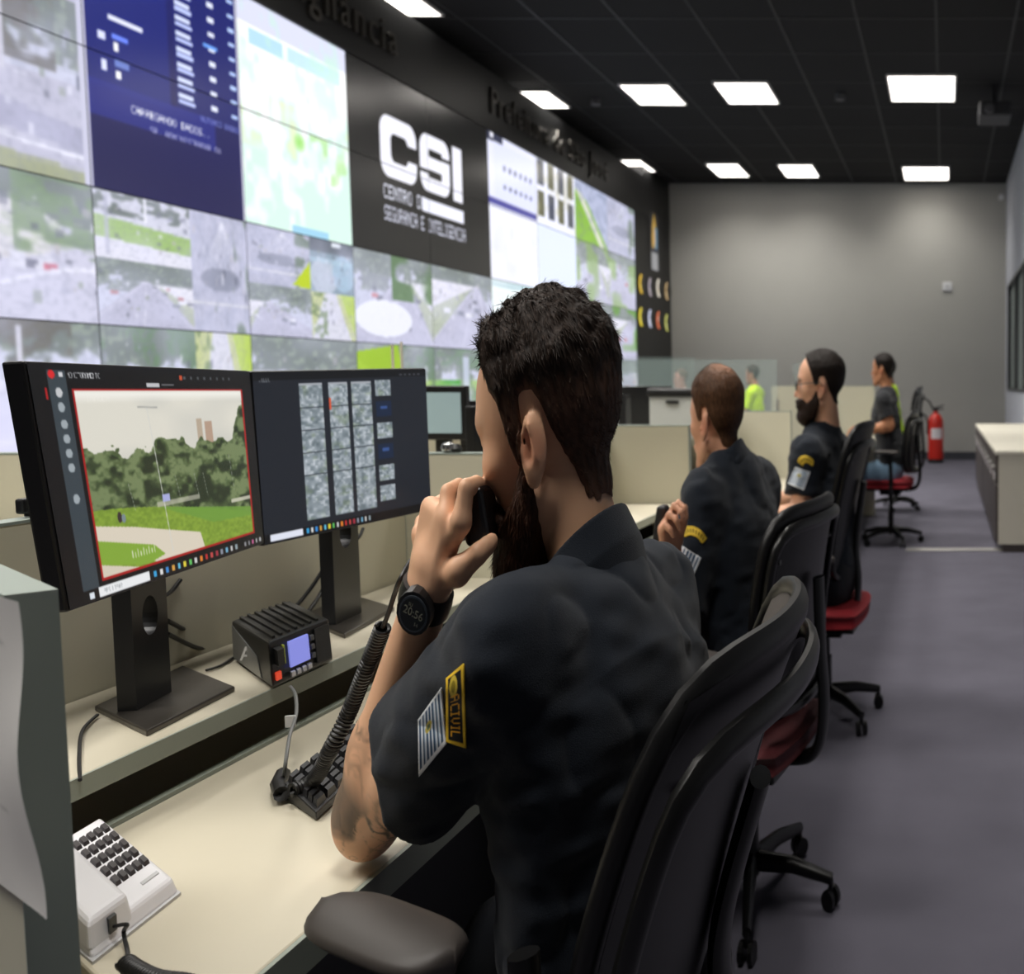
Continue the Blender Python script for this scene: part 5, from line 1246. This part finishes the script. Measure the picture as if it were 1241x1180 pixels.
        sm_ = o.modifiers.new('thickness', 'SOLIDIFY'); sm_.thickness = .0012; sm_.offset = 0
        if label: o['label'] = label
        return o
m_patch = mat('embroidered_patch', rough=.7, spec=.2, attr='Col')
def rgba(I, mask=None):
    a = np.ones(I.a.shape[:2]) if mask is None else mask.astype(float); return np.dstack([I.a, a])
def flag_img(W=40, H=48):
    I = Img(W, H, 'e8ecf0')
    n = 7
    for k in range(n): I.rect(.06 + k * .13, .05, .06 + k * .13 + .07, .93, '35506e')
    for k in range(n): I.rect(.125 + k * .13, .05, .15 + k * .13, .93, 'b8c8d8')
    I.ell(.42, .36, .13, .09, 'b8a850'); I.ell(.42, .36, .07, .05, '5a6a50'); return I
def arc_badge(W=64, H=44):
    I = Img(W, H, 'c8a832'); cx, cy = .5, 1.05; r = np.hypot((I.x - cx) * 1.45, (I.y - cy)); th = np.arctan2(I.x - cx, cy - I.y)
    m = (r > .62) & (r < 1.0) & (np.abs(th) < .62)
    I.put((r > .68) & (r < .94) & (np.abs(th) < .57), 'd8b840'); 
    for k in range(9): I.put((np.abs(th - (-.48 + k * .12)) < .03) & (r > .73) & (r < .89), '5a4a18', .75)
    return rgba(I, m)

# ---- nearest man
m1 = Person((-.365, 1.19), 15, .61, pitch=.21, hyaw=math.radians(16), chest_r=.172, belly=.155, armr=1.05, sleeve=.60, sl_r=1.2, hsc=(1.13, 1.03, 1.13), colh=.060, topr=.085)
J = m1.J; px = m1.px
J['head'] = m1.inv(np.array([-.423, 1.20, 1.186])); J['neck'] = px(722, 714, 1.20)
J['shL'] = px(628, 795, 1.03); J['shR'] = px(790, 742, 1.36); J['top'] = (px(628, 795, 1.03) + px(790, 742, 1.36)) / 2 + [0, 0, -.03]
J['elL'] = px(447, 985, 1.13); J['wrL'] = px(517, 722, 1.10)
J['chest'] = px(735, 880, 1.18); J['waist'] = px(740, 1060, 1.17); J['hip'] = np.array([-.02, 0, .56])
J['elR'] = m1.inv((-.50, 1.52, .80)); J['wrR'] = m1.inv((-.66, 1.50, .79))
K = {k: [px(*q) for q in v] for k, v in dict(
    index=[(535, 680, 1.10), (559, 632, 1.085), (565, 592, 1.09), (577, 587, 1.125), (586, 604, 1.145)],
    middle=[(525, 680, 1.10), (542, 626, 1.095), (543, 598, 1.105), (556, 590, 1.14), (572, 602, 1.165)],
    ring=[(518, 682, 1.11), (524, 631, 1.115), (523, 617, 1.135), (545, 603, 1.17), (565, 612, 1.18)],
    little=[(512, 685, 1.12), (510, 648, 1.13), (511, 634, 1.15), (530, 620, 1.18), (550, 624, 1.19)],
    thumb=[(528, 706, 1.10), (556, 692, 1.085), (580, 671, 1.09), (590, 662, 1.10), (596, 656, 1.115)]).items()}
m1.chains['L'] = [(K['index'], (.012, .0125, .0105, .0095, .0082)), (K['middle'], (.012, .0125, .0105, .0095, .0085)), (K['ring'], (.012, .012, .0105, .009, .008)), (K['little'], (.011, .011, .0095, .0085, .0075)), (K['thumb'], (.016, .0145, .012, .0105, .009))]
x = (K['middle'][1] + K['ring'][1]) / 2 - J['wrL']; x /= np.linalg.norm(x); y = K['index'][1] - K['little'][1]; y -= x * (x @ y); y /= np.linalg.norm(y); z = -np.cross(x, y)
m1.handR['L'] = np.stack([x, y, z], 1)
def tattoo(p, q, c):
    el, wr, sh = m1.J['elL'], m1.J['wrL'], m1.J['shL']; L1 = np.linalg.norm(wr - el); t = (p - el) @ (wr - el) / L1 ** 2; t2 = (p - el) @ (sh - el) / ((sh - el) @ (sh - el))
    df = rcone(p, el, wr, .05, .03); du = rcone(p, el, sh, .05, .06); near_ = ((df < .03) | (du < .03)) & (q[:, 2] < -.15)
    a = vnoise(p, 42, 21); b = vnoise(p, 75, 22); e = vnoise(p * np.array([1, 1, .5]), 110, 23)
    ink = np.clip(1.9 - np.abs(a - .5) * 26, 0, 1) * .9; ink = np.maximum(ink, np.clip(1.2 - np.abs(b - .5) * 26, 0, 1) * .45)
    solid = np.clip((vnoise(p, 30, 25) - .50) * 14, 0, 1) * (.75 + .2 * e)
    low = np.clip((.26 - t) / .10, 0, 1); band = np.clip(1 - np.abs(t - .40) / .05, 0, 1) * np.clip(1.4 - np.abs(vnoise(p * np.array([1, 1, 2.5]), 60, 27) - .5) * 12, 0, 1)
    k = np.maximum(np.maximum(ink, solid) * low, np.maximum(band * .75, ink * .35 * np.clip((.42 - t) / .1, 0, 1))) * near_
    k = (k * .95)[:, None]; return c * (1 - k) + Lc('363b37') * k
P1 = dict(hx=[-.13, -.09, -.06, -.040, -.030, -.02, .000, .006, .024, .032, .048, .064, .1], hz=[-.084, -.082, -.076, -.030, .018, .034, .034, -.03, -.03, .028, .056, .104, .125],
          side=.004, top=.008, quiff=.004, tex=.003, clump=.010, soft=.035)
_R = np.array
def x1(p, d):
    # shoulder yoke fold and strap of the uniform shirt
    sh = m1.J['shL']; nk = m1.J['neck']; a = nk + (sh - nk) * .35 + _R([.0, 0, -.02]); b = sh + _R([.02, .02, .035])
    return smin(d, rcone(p, a, b, .030, .034), .012)
m1.shirt_extra = x1
m1.build('nearest man in a navy uniform shirt, dark beard, holding a microphone to his mouth', 'e0b08e', P1, '271d17', h=.0034, hh=.0022, beard=.011, beard_c='3a2317', extra=tattoo, strands=26000, scalp='6b4c3c')
# badge and flag on the sleeve
I = Img(44, 110, 'c99f24'); msk = np.ones((110, 44), bool)
I.rect(.13, .05, .87, .95, '141518'); I.rect(0, 0, 1, 1, 'e0b428', 0)
def t90(txt, x, y, h, c):       # letters running down the badge, turned a quarter
    cw = .083
    for i, ch in enumerate(txt):
        g = np.rot90(glyph(ch), -1); gx = (I.x - x) / h * 7; gy = (I.y - y - i * cw * 1.12) / cw * 5; ok = (gx >= 0) & (gx < 7) & (gy >= 0) & (gy < 5)
        m = np.zeros(I.x.shape, bool); m[ok] = g[gy[ok].astype(int), gx[ok].astype(int)] > 0; I.put(m, c)
I.ell(.42, .2, .22, .15, 'c8b040'); I.ell(.42, .2, .12, .08, '8a7a20'); t90('A', .26, .32, .46, 'e8a82a'); t90('CIVIL', .26, .44, .46, 'e8a82a')
b_ = (I.x < .13) | (I.x > .87) | (I.y > .955) | (I.y < .045); I.put(b_, 'e6bf35')
m1.patch('sleeve_badge', [(541, 822), (562, 804), (565, 906), (541, 899)], rgba(I), m_patch, 'black badge with yellow border reading CIVIL')
I = flag_img(56, 60); I.rect(0, .9, 1, 1, 'f0f2f4'); I.rect(0, 0, .05, 1, 'e8ecf0')
m1.patch('sleeve_flag', [(507, 872), (535, 833), (541, 901), (508, 941)], rgba(I), m_patch, 'flag patch with blue and white stripes')
# wristwatch
wr, el = m1.J['wrL'], m1.J['elL']; ax = (wr - el) / np.linalg.norm(wr - el); wc = el + (wr - el) * 1.0
wt = thing('wristwatch', tuple(m1.world(wc)), 'black digital wristwatch on the nearest man\'s left wrist', 'watch')
camd = m1.inv(np.array([0, 0, CH])) - wc; camd -= ax * (camd @ ax); camd /= np.linalg.norm(camd); sdv = np.cross(ax, camd)
camd = camd * math.cos(.25) - sdv * math.sin(.25) * (1 if (m1.xf(sdv)[0] > 0) else -1); sdv = np.cross(ax, camd)
def wl(P): return m1.xf(np.asarray(P)) + m1.root
ring = [wc + camd * (.0335 * math.cos(t)) + sdv * (.0335 * math.sin(t)) for t in np.linspace(0, 2 * PI, 40)]
V = []; n = 40
for i in range(n):
    t = 2 * PI * i / n; d = camd * math.cos(t) + sdv * math.sin(t); wd = .0115 + .004 * max(0, math.cos(t))
    for (r, o) in ((.030, -wd), (.030, wd), (.035, wd * .9), (.036, 0), (.035, -wd * .9)): V.append(wc + d * r + ax * o)
Fq = [(i * 5 + k, i * 5 + (k + 1) % 5, ((i + 1) % n) * 5 + (k + 1) % 5, ((i + 1) % n) * 5 + k) for i in range(n) for k in range(5)]
MB().add(wl(V), Fq).build('strap', m_blk, wt, smooth=True)
def wdisc(name, r, h0, h1, m, parent, nn_=28, oct_=0):
    mb = MB(); a = [wc + camd * h0 + (ax * math.cos(t) + sdv * math.sin(t)) * r for t in np.linspace(0, 2 * PI, nn_, endpoint=False)]
    b = [p + camd * (h1 - h0) for p in a]; return mb.prism([tuple(q) for q in wl(a)], [tuple(q) for q in wl(b)]).build(name, m, parent)
case = wdisc('case', .0235, .024, .041, m_blk, wt, 16)
wdisc('bezel', .0195, .041, .0425, mat('watch_ring', '5b646b', rough=.35, metal=.5), case)
wdisc('face', .0172, .0425, .0432, mat('watch_face', '15201f', rough=.25), case)
def wtext(txt, size, ou, ov, m):
    M_ = np.eye(4); ex = -ax; ey = sdv * (1 if m1.xf(sdv)[2] > 0 else -1)
    ex, ey = sdv, ax
    if np.dot(np.cross(ex, ey), camd) < 0: ex = -ex
    o = wc + camd * .0434 + ex * ou + ey * ov
    W3 = np.stack([m1.xf(ex), m1.xf(ey), m1.xf(camd)], 1); M_[:3, :3] = W3; M_[:3, 3] = wl(o)
    text_mesh(txt, size, .0002, 'digits', m, case, Matrix(M_.tolist()))
mdg = mat('watch_digits', 'b8b8a4', rough=.5)
wtext('20:56', .0125, 0, .0015, mdg); wtext('14', .006, .007, -.009, mdg); wtext('SU', .005, -.006, .009, mdg)
# hand microphone body
mc = at(582, 623, 1.135)
def mbx(name, c, hx_, hy_, hz_, m, rz=.25, rx=.0, ry=.12, bev=.006):
    return MB().box(c, (hx_ * 2, hy_ * 2, hz_ * 2), rz=rz, rx=rx, ry=ry).build(name, m, mic_t, bevel=bev, segs=3)
mbx('body', mc, .0125, .026, .030, mat('microphone_black', '0e0e10', rough=.3), rz=.15, ry=-.12)
mbx('push_to_talk_key', mc + [-.004, -.0265, .006], .006, .002, .016, mat('microphone_key', '242428', rough=.25), rz=.15, ry=-.12, bev=.001)
# ------------------------------------------------------------------ the other men
HSH = dict(hx=P1['hx'], hz=[-.080, -.080, -.060, -.015, .018, .034, .034, .004, .004, .030, .052, .082, .092], side=.004, top=.007, tex=.002, clump=.003, soft=.02)
m2 = Person((-.44, 2.64), 22, .61, pitch=.05, hyaw=0, fat=.005, chest_r=.178, belly=.165, sleeve=.92, sl_r=1.22)
J = m2.J; px = m2.px
J['head'] = m2.inv(np.array([-.545, 2.66, 1.150])); J['neck'] = px(884, 572, 2.66); J['shL'] = px(853, 612, 2.50); J['shR'] = px(921, 594, 2.84)
J['top'] = (J['shL'] + J['shR']) / 2 + [0, 0, .01]; J['chest'] = px(893, 665, 2.66) ; J['waist'] = px(905, 735, 2.66)
J['elL'] = px(826, 748, 2.40); J['wrL'] = px(815, 672, 2.32)
m2.hand['L'] = (1.15, .8)
J['elR'] = m2.inv((-.60, 2.95, .80)); J['wrR'] = m2.inv((-.76, 2.85, .79))
m2.build('second man, balding, in a navy uniform shirt with a yellow arc badge', 'd09a7c', dict(HSH, bald=(-.045, .120, .034), top=.006, side=.006), '4a3220', h=.006, hh=.003, strands=9000, scalp='8a6248')
m2.patch('sleeve_badge', [(822, 632), (858, 640), (856, 676), (826, 660)], arc_badge(), m_patch, 'yellow arc-shaped sleeve badge')
m2.patch('sleeve_flag', [(820, 657), (850, 676), (838, 703), (808, 690)], rgba(flag_img()), m_patch, 'white flag patch with fine stripes')
wp = m2.world(J['wrL']); t = thing('hand_microphone', tuple(at(800, 640, 2.33)), 'dark microphone gripped in the second man\'s raised hand', 'microphone')
MB().box(at(801, 636, 2.33), (.02, .045, .085), ry=.15).build('body', m_blk, t, bevel=.008, segs=3)
MB().tube(coil([at(801, 664, 2.33), at(802, 690, 2.34), at(800, 720, 2.36), at(795, 760, 2.4)], .009, .003, 30), .003, 6).build('coiled_cord', m_blk, t, smooth=True)

m3 = Person((-.42, 4.07), 8, .80, pitch=.02, hyaw=math.radians(14), chest_r=.155, belly=.14, sleeve=.62, sl_r=1.1)
J = m3.J; px = m3.px
J['head'] = m3.inv(np.array([-.452, 4.05, 1.228])); J['neck'] = px(1003, 524, 4.08); J['shL'] = px(979, 552, 3.90); J['shR'] = px(1012, 548, 4.26)
J['top'] = (J['shL'] + J['shR']) / 2 + [0, 0, .01]; J['chest'] = px(1000, 610, 4.08); J['waist'] = px(1003, 665, 4.08)
J['elL'] = px(968, 628, 3.86); J['wrL'] = px(925, 625, 3.80); J['elR'] = m3.inv((-.5, 4.4, .8)); J['wrR'] = m3.inv((-.72, 4.2, .79))
m3.build('bearded man with glasses in a navy T-shirt, facing left', 'd8a688', dict(HSH, hz=[-.080, -.080, -.060, -.015, .018, .034, .034, .004, .004, .036, .078, .112, .13]), '1d1612', h=.007, hh=.0035, beard=.010, beard_c='23160f', collar=False, strands=6000)
m3.patch('sleeve_badge', [(962, 552), (985, 549), (990, 577), (975, 574)], arc_badge(), m_patch, 'yellow arc-shaped sleeve badge')
m3.patch('sleeve_flag', [(964, 566), (982, 572), (974, 594), (955, 586)], rgba(flag_img()), m_patch, 'white flag patch')
g = MB()
def hw(q, M_): return M_.xf((np.array(q, float) * M_.hsc) @ M_.Rh.T + M_.J['head']) + M_.root
for sg in (1, -1):
    g.tube([hw((.104, sg * (.033 + .022 * math.cos(a)), .010 + .016 * math.sin(a)), m3) for a in np.linspace(0, 2 * PI, 18)], .0022, 6)
    g.tube([hw((.103, sg * .055, .014), m3), hw((.07, sg * .074, .018), m3), hw((.0, sg * .084, .02), m3), hw((-.02, sg * .084, .005), m3)], .002, 6)
g.tube([hw((.105, .011, .012), m3), hw((.110, 0, .015), m3), hw((.105, -.011, .012), m3)], .0018, 6)
gt = thing('eyeglasses', tuple(hw((.1, 0, .01), m3)), 'dark-framed glasses on the bearded man\'s face', 'glasses')
g.build('frame', m_blk, gt, smooth=True)
for sg in (1, -1):
    MB().prism([tuple(hw((.1035, sg * (.033 + .021 * math.cos(a)), .010 + .015 * math.sin(a)), m3)) for a in np.linspace(0, 2 * PI, 16, endpoint=False)], [tuple(hw((.1050, sg * (.033 + .021 * math.cos(a)), .010 + .015 * math.sin(a)), m3)) for a in np.linspace(0, 2 * PI, 16, endpoint=False)]).build('lens', mat('lens_blue_tint', '8090c8', rough=.05, alpha=.45), gt)

def far_person(root, a, sx, head, sc, label, skin, shirt_m, hairc, h=.011, trm=None, arms=None, **k):
    m = Person(root, a, sx, **k); 
    for q in m.J: m.J[q] = np.array(m.J[q], float) * sc
    hp = m.inv(np.array(head)); d = hp - m.J['head']
    for q in m.J:
        if q[:2] not in ('kn', 'an'): m.J[q] = m.J[q] + d * (1 if q in ('head', 'neck') else (.8 if q in ('top', 'shL', 'shR', 'chest') else .0)) + (0 if q in ('head', 'neck') else np.array([0, 0, 0]))
    if arms:
        for q, v in arms.items(): m.J[q] = m.inv(np.array(v))
    m.build(label, skin, HSH, hairc, h=h, hh=.005, shirt_m=shirt_m, trouser_m=trm, collar=False)
    return m
m_grey_t = cloth('charcoal_tshirt_cloth', '2a2b2e'); m_hv = cloth('high_visibility_cloth', 'c8f000'); m_pink = cloth('pale_shirt_cloth', 'c8b8b4')
m4 = far_person((-.42, 8.6), 6, .8, (-.478, 8.6, 1.335), 1.06, 'man in a dark grey T-shirt and light jeans on a red seat', 'b07a58', m_grey_t, '1a1512', h=.009, trm=m_jeans,
                arms=dict(elL=at(1079, 516, 8.4), wrL=at(1046, 522, 8.35), elR=(-.45, 8.85, .95), wrR=(-.66, 8.7, .9)), hyaw=math.radians(-8))
m6 = far_person((-.50, 10.9), 6, .8, (-.565, 10.9, 1.35), 1.06, 'man with a bright yellow-green vest, mostly hidden behind the man in jeans', '8a5f48', m_hv, '141110')
m5 = far_person((-2.36, 14.0), 10, .8, (-2.41, 14.0, 1.33), 1.06, 'far man in a bright yellow-green jacket beyond the partitions', 'a8755a', m_hv, '2a201a')
m7 = far_person((-3.33, 14.2), -40, .8, (-3.36, 14.2, 1.28), 1.0, 'faint far person in pale clothes behind the glass divider', 'c09080', m_pink, '5a4638')

# ------------------------------------------------------------------ swivel chairs
m_cblack = mat('chair_black_plastic', '09090a', rough=.4, spec=.32, var=.05, vscale=30)
m_cfab = mat('chair_black_fabric', '131315', rough=.9, spec=.2, bump=.3, bscale=1200)
m_cgrey = mat('chair_mesh_grey', '57524e', rough=.8, spec=.25, bump=.3, bscale=1500)
m_cred = mat('chair_red_fabric', '8e1420', rough=.85, bump=.3, bscale=900)
m_crim = mat('chair_rim', '0e0e0e', rough=.33, spec=.4)
m_cpad = mat('arm_pad_grey', '3a3532', rough=.55)
def chair(root, a, sx, top, bot, lean, wrap, seat_z, label, seat_m, half=.27, xb=.20, arms=(.66, .66), face_m=None, armyaw=.3, armx=0.0, group='office swivel chairs', base_off=(0, 0), base_rot=.3, ro=.058, rs=.86):
    """sitter faces -x in the chair's own frame; xb = distance of the back's foot behind the seat centre"""
    t = thing('office_chair', (root[0], root[1], 0), label, 'chair', group)
    R = Rz(-math.radians(a)); Sx = np.array([sx, 1, 1])
    xf = lambda V: (np.asarray(V, float) @ R.T) * Sx
    def mb(name, V, Fc, m, smooth=True, par=None):
        me = bpy.data.meshes.new(name); me.from_pydata([tuple(float(x) for x in v) for v in xf(V)], [], [tuple(int(i) for i in f) for f in Fc]); me.update()
        return link(name, me, m, par or t, smooth, True)
    def mbb(name, M_, m, smooth=False, bevel=0, par=None):
        M_.v = [tuple(float(x) for x in v) for v in xf(np.array(M_.v))]; return M_.build(name, m, par or t, smooth=smooth, bevel=bevel, local=True)
    H_ = top - bot
    def bp(u, v, o=0.0):
        uu = u * (1 - .10 * np.abs(v) ** 5 - .10 * (v < 0) * np.abs(v)); vv = v * (1 - .07 * np.abs(u) ** 5)
        z = bot + (vv + 1) / 2 * H_; s_ = (vv + 1) / 2
        x = xb + lean * s_ + .025 * np.sin(s_ * PI) * -1 - wrap * np.abs(u) ** 2.2
        nx, ny = 1.0, 2.2 * wrap * np.abs(u) ** 1.2 * np.sign(u) / half; L = np.sqrt(nx * nx + ny * ny)
        return np.stack([x + o * nx / L, uu * half + o * ny / L, z + 0 * x], -1)
    n, m_ = 21, 21; U, W_ = np.meshgrid(np.linspace(-1, 1, n), np.linspace(-1, 1, m_)); U, W_ = U.ravel(), W_.ravel()
    edge = np.maximum(np.abs(U), np.abs(W_)); bul = .016 * (1 - edge ** 4)
    Vf = bp(U * .96, W_ * .96, 0) - np.stack([bul + .004, 0 * bul, 0 * bul], 1); Vb = bp(U * .96, W_ * .96, .014)
    idx = np.arange(n * m_).reshape(m_, n); q = np.stack([idx[:-1, :-1], idx[1:, :-1], idx[1:, 1:], idx[:-1, 1:]], -1).reshape(-1, 4)
    mb('back_cushion', Vf, q, face_m or m_cfab); mb('back_shell', np.concatenate([Vb, bp(U * .96, W_ * .96, .022)]), np.concatenate([q, q[:, ::-1] + n * m_]), m_cblack)
    th = np.linspace(0, 2 * PI, 72, endpoint=False); cs, sn = np.cos(th), np.sin(th); k = 1 / np.maximum(np.abs(cs), np.abs(sn)); k = np.minimum(k, 1.0 / (np.abs(cs) ** 9 + np.abs(sn) ** 9) ** (1 / 9))
    rim = bp(cs * k * .99, sn * k * .99, .006); rim = np.concatenate([rim, rim[:2]])
    mbb('back_frame', MB().tube(rim, .013, 10, flat=1.35), m_cblack, True)
    # second, outer rim carried behind the back
    rim2 = bp(cs * k * .93, sn * k * rs + (rs - 1) * .8, ro); rim2 = np.concatenate([rim2, rim2[:2]])
    mbb('outer_rim', MB().tube(rim2, .012, 10, flat=1.3), m_crim, True)
    for u, v in ((-.8, .55), (.8, .55)): mbb('screw_cap', MB().tube([bp(np.array(u), np.array(v), .02), bp(np.array(u), np.array(v), .033)], .006, 8), mat('screw_grey', '6a6a68', rough=.4, metal=.6))
    # J-shaped support bar
    z1 = bot + H_ * .62; c0 = bp(np.array(0.), np.array(.2), .05)
    mbb('support_bar', MB().tube(sm([(c0[0], 0, z1), (xb + .075, 0, bot + .12), (xb + .085, 0, bot - .02), (xb + .06, 0, seat_z - .07), (xb - .02, 0, seat_z - .10), (.0, 0, seat_z - .10)]), .034, 12, flat=.5), m_cblack, True)
    # seat
    Us, Vs = U, W_; ed = np.maximum(np.abs(Us), np.abs(Vs)); r_ = 1 - .12 * (np.abs(Us * Vs)) ** 2
    top_ = np.stack([Us * .235 * r_ - .01, Vs * .245 * r_, seat_z - .03 * ed ** 6 - .012 * (1 - ed ** 2)], 1); bot_ = np.stack([Us * .225 * r_ - .01, Vs * .235 * r_, seat_z - .075 + 0 * Us], 1)
    rng = np.concatenate([idx[0, :-1], idx[:-1, -1], idx[-1, ::-1][:-1], idx[::-1, 0][:-1]]); nn2 = len(rng); N2 = n * m_
    side = [(rng[i], rng[(i + 1) % nn2], rng[(i + 1) % nn2] + N2, rng[i] + N2) for i in range(nn2)]
    mb('seat', np.concatenate([top_, bot_]), [tuple(x[::-1]) for x in q] + [tuple(x + N2) for x in q] + side, seat_m)
    mbb('seat_pan', MB().box((-.01, 0, seat_z - .085), (.40, .42, .02)).box((0, 0, seat_z - .115), (.2, .16, .05)), m_cblack, bevel=.006)
    mbb('tilt_lever', MB().tube([(0, -.05, seat_z - .115), (.01, -.2, seat_z - .12), (.01, -.26, seat_z - .12)], .006, 8), m_cblack, True)
    # armrests
    for sg, az in zip((-1, 1), arms):
        y = sg * .285
        mbb('armrest', MB().tube(sm([(0.03, sg * .18, seat_z - .1), (.03, y, seat_z - .085), (.04, y, seat_z - .02), (.03, y, az - .03)]), .019, 10, flat=.7), m_cblack, True)
        c_, s_ = math.cos(-sg * -armyaw), math.sin(-sg * -armyaw)
        V = []; nu, nv = 17, 12
        for i in range(nu):
            f = i / (nu - 1); xx = -.13 + .26 * f; ww = .043 * (1 - abs(2 * f - 1) ** 4) ** .5 + .002
            for k2 in range(nv):
                w2 = 2 * PI * k2 / nv; V.append((xx, math.cos(w2) * ww, math.sin(w2) * .014 * (.7 + .3 * (ww / .045))))
        V = np.array(V); V = np.stack([V[:, 0] * c_ - V[:, 1] * s_ + armx, V[:, 0] * s_ + V[:, 1] * c_ + y, V[:, 2] + az - .014], 1)
        Fq = [(i * nv + k2, i * nv + (k2 + 1) % nv, (i + 1) * nv + (k2 + 1) % nv, (i + 1) * nv + k2) for i in range(nu - 1) for k2 in range(nv)] + [tuple(range(nv))[::-1], tuple((nu - 1) * nv + k2 for k2 in range(nv))]
        mb('arm_pad', V, Fq, m_cpad)
    # base
    mbb('gas_column', MB().tube([(0, 0, seat_z - .12), (0, 0, .2)], .02, 12).tube([(0, 0, .24), (0, 0, .07)], .028, 12), m_cblack, True)
    for k2 in range(5):
        w2 = base_rot + k2 * 2 * PI / 5; dx, dy = math.cos(w2), math.sin(w2)
        leg = mbb('base_leg', MB().tube([(dx * .03, dy * .03, .105), (dx * .16, dy * .16, .10), (dx * .30, dy * .30, .072)], [.026, .021, .015], 10), m_cblack, True)
        cx_, cy_ = dx * .295, dy * .295; ang = w2 + 1.2
        V = MB(); 
        for o in (-.017, .017):
            ax_ = np.array([math.cos(ang), math.sin(ang), 0]) * o
            V.tube([np.array([cx_, cy_, .026]) + ax_ - ax_ * .45, np.array([cx_, cy_, .026]) + ax_ + ax_ * .45], .026, 14)
        V.tube([(cx_, cy_, .075), (cx_, cy_, .04)], .01, 8)
        mbb('caster', V, m_cblack, par=leg)
    return t
chair((-.375, 1.20), 1, .66, 1.0, .52, .20, .085, .47, 'black swivel chair the nearest man leans back in', m_cfab, half=.285, xb=.115, arms=(.795, .70), face_m=m_cgrey, armyaw=.35, armx=-.15)
chair((-.465, 2.60), 12, .66, .975, .52, .07, .06, .47, 'black swivel chair behind the second man', mat('chair_dark_red_fabric', '4a1016', rough=.9), half=.27, xb=.20, arms=(.68, .68), base_rot=.1, ro=.035, rs=.92)
chair((-.44, 4.08), 5, .70, 1.10, .54, .15, .05, .46, 'tall-backed black swivel chair with red seat behind the bearded man', m_cred, half=.25, xb=.09, arms=(.66, .66), base_rot=.55, ro=.03)
chair((-.42, 8.62), 4, .8, 1.02, .56, .05, .05, .52, 'black swivel chair with red seat under the man in jeans', m_cred, half=.25, xb=.2, arms=(.74, .74), base_rot=.2)
chair((-.48, 10.9), 4, .8, 1.2, .56, .05, .05, .5, 'black swivel chair by the far grey wall with yellow-vested sitter', m_cred, half=.25, xb=.26, arms=(.74, .74), base_rot=.9)
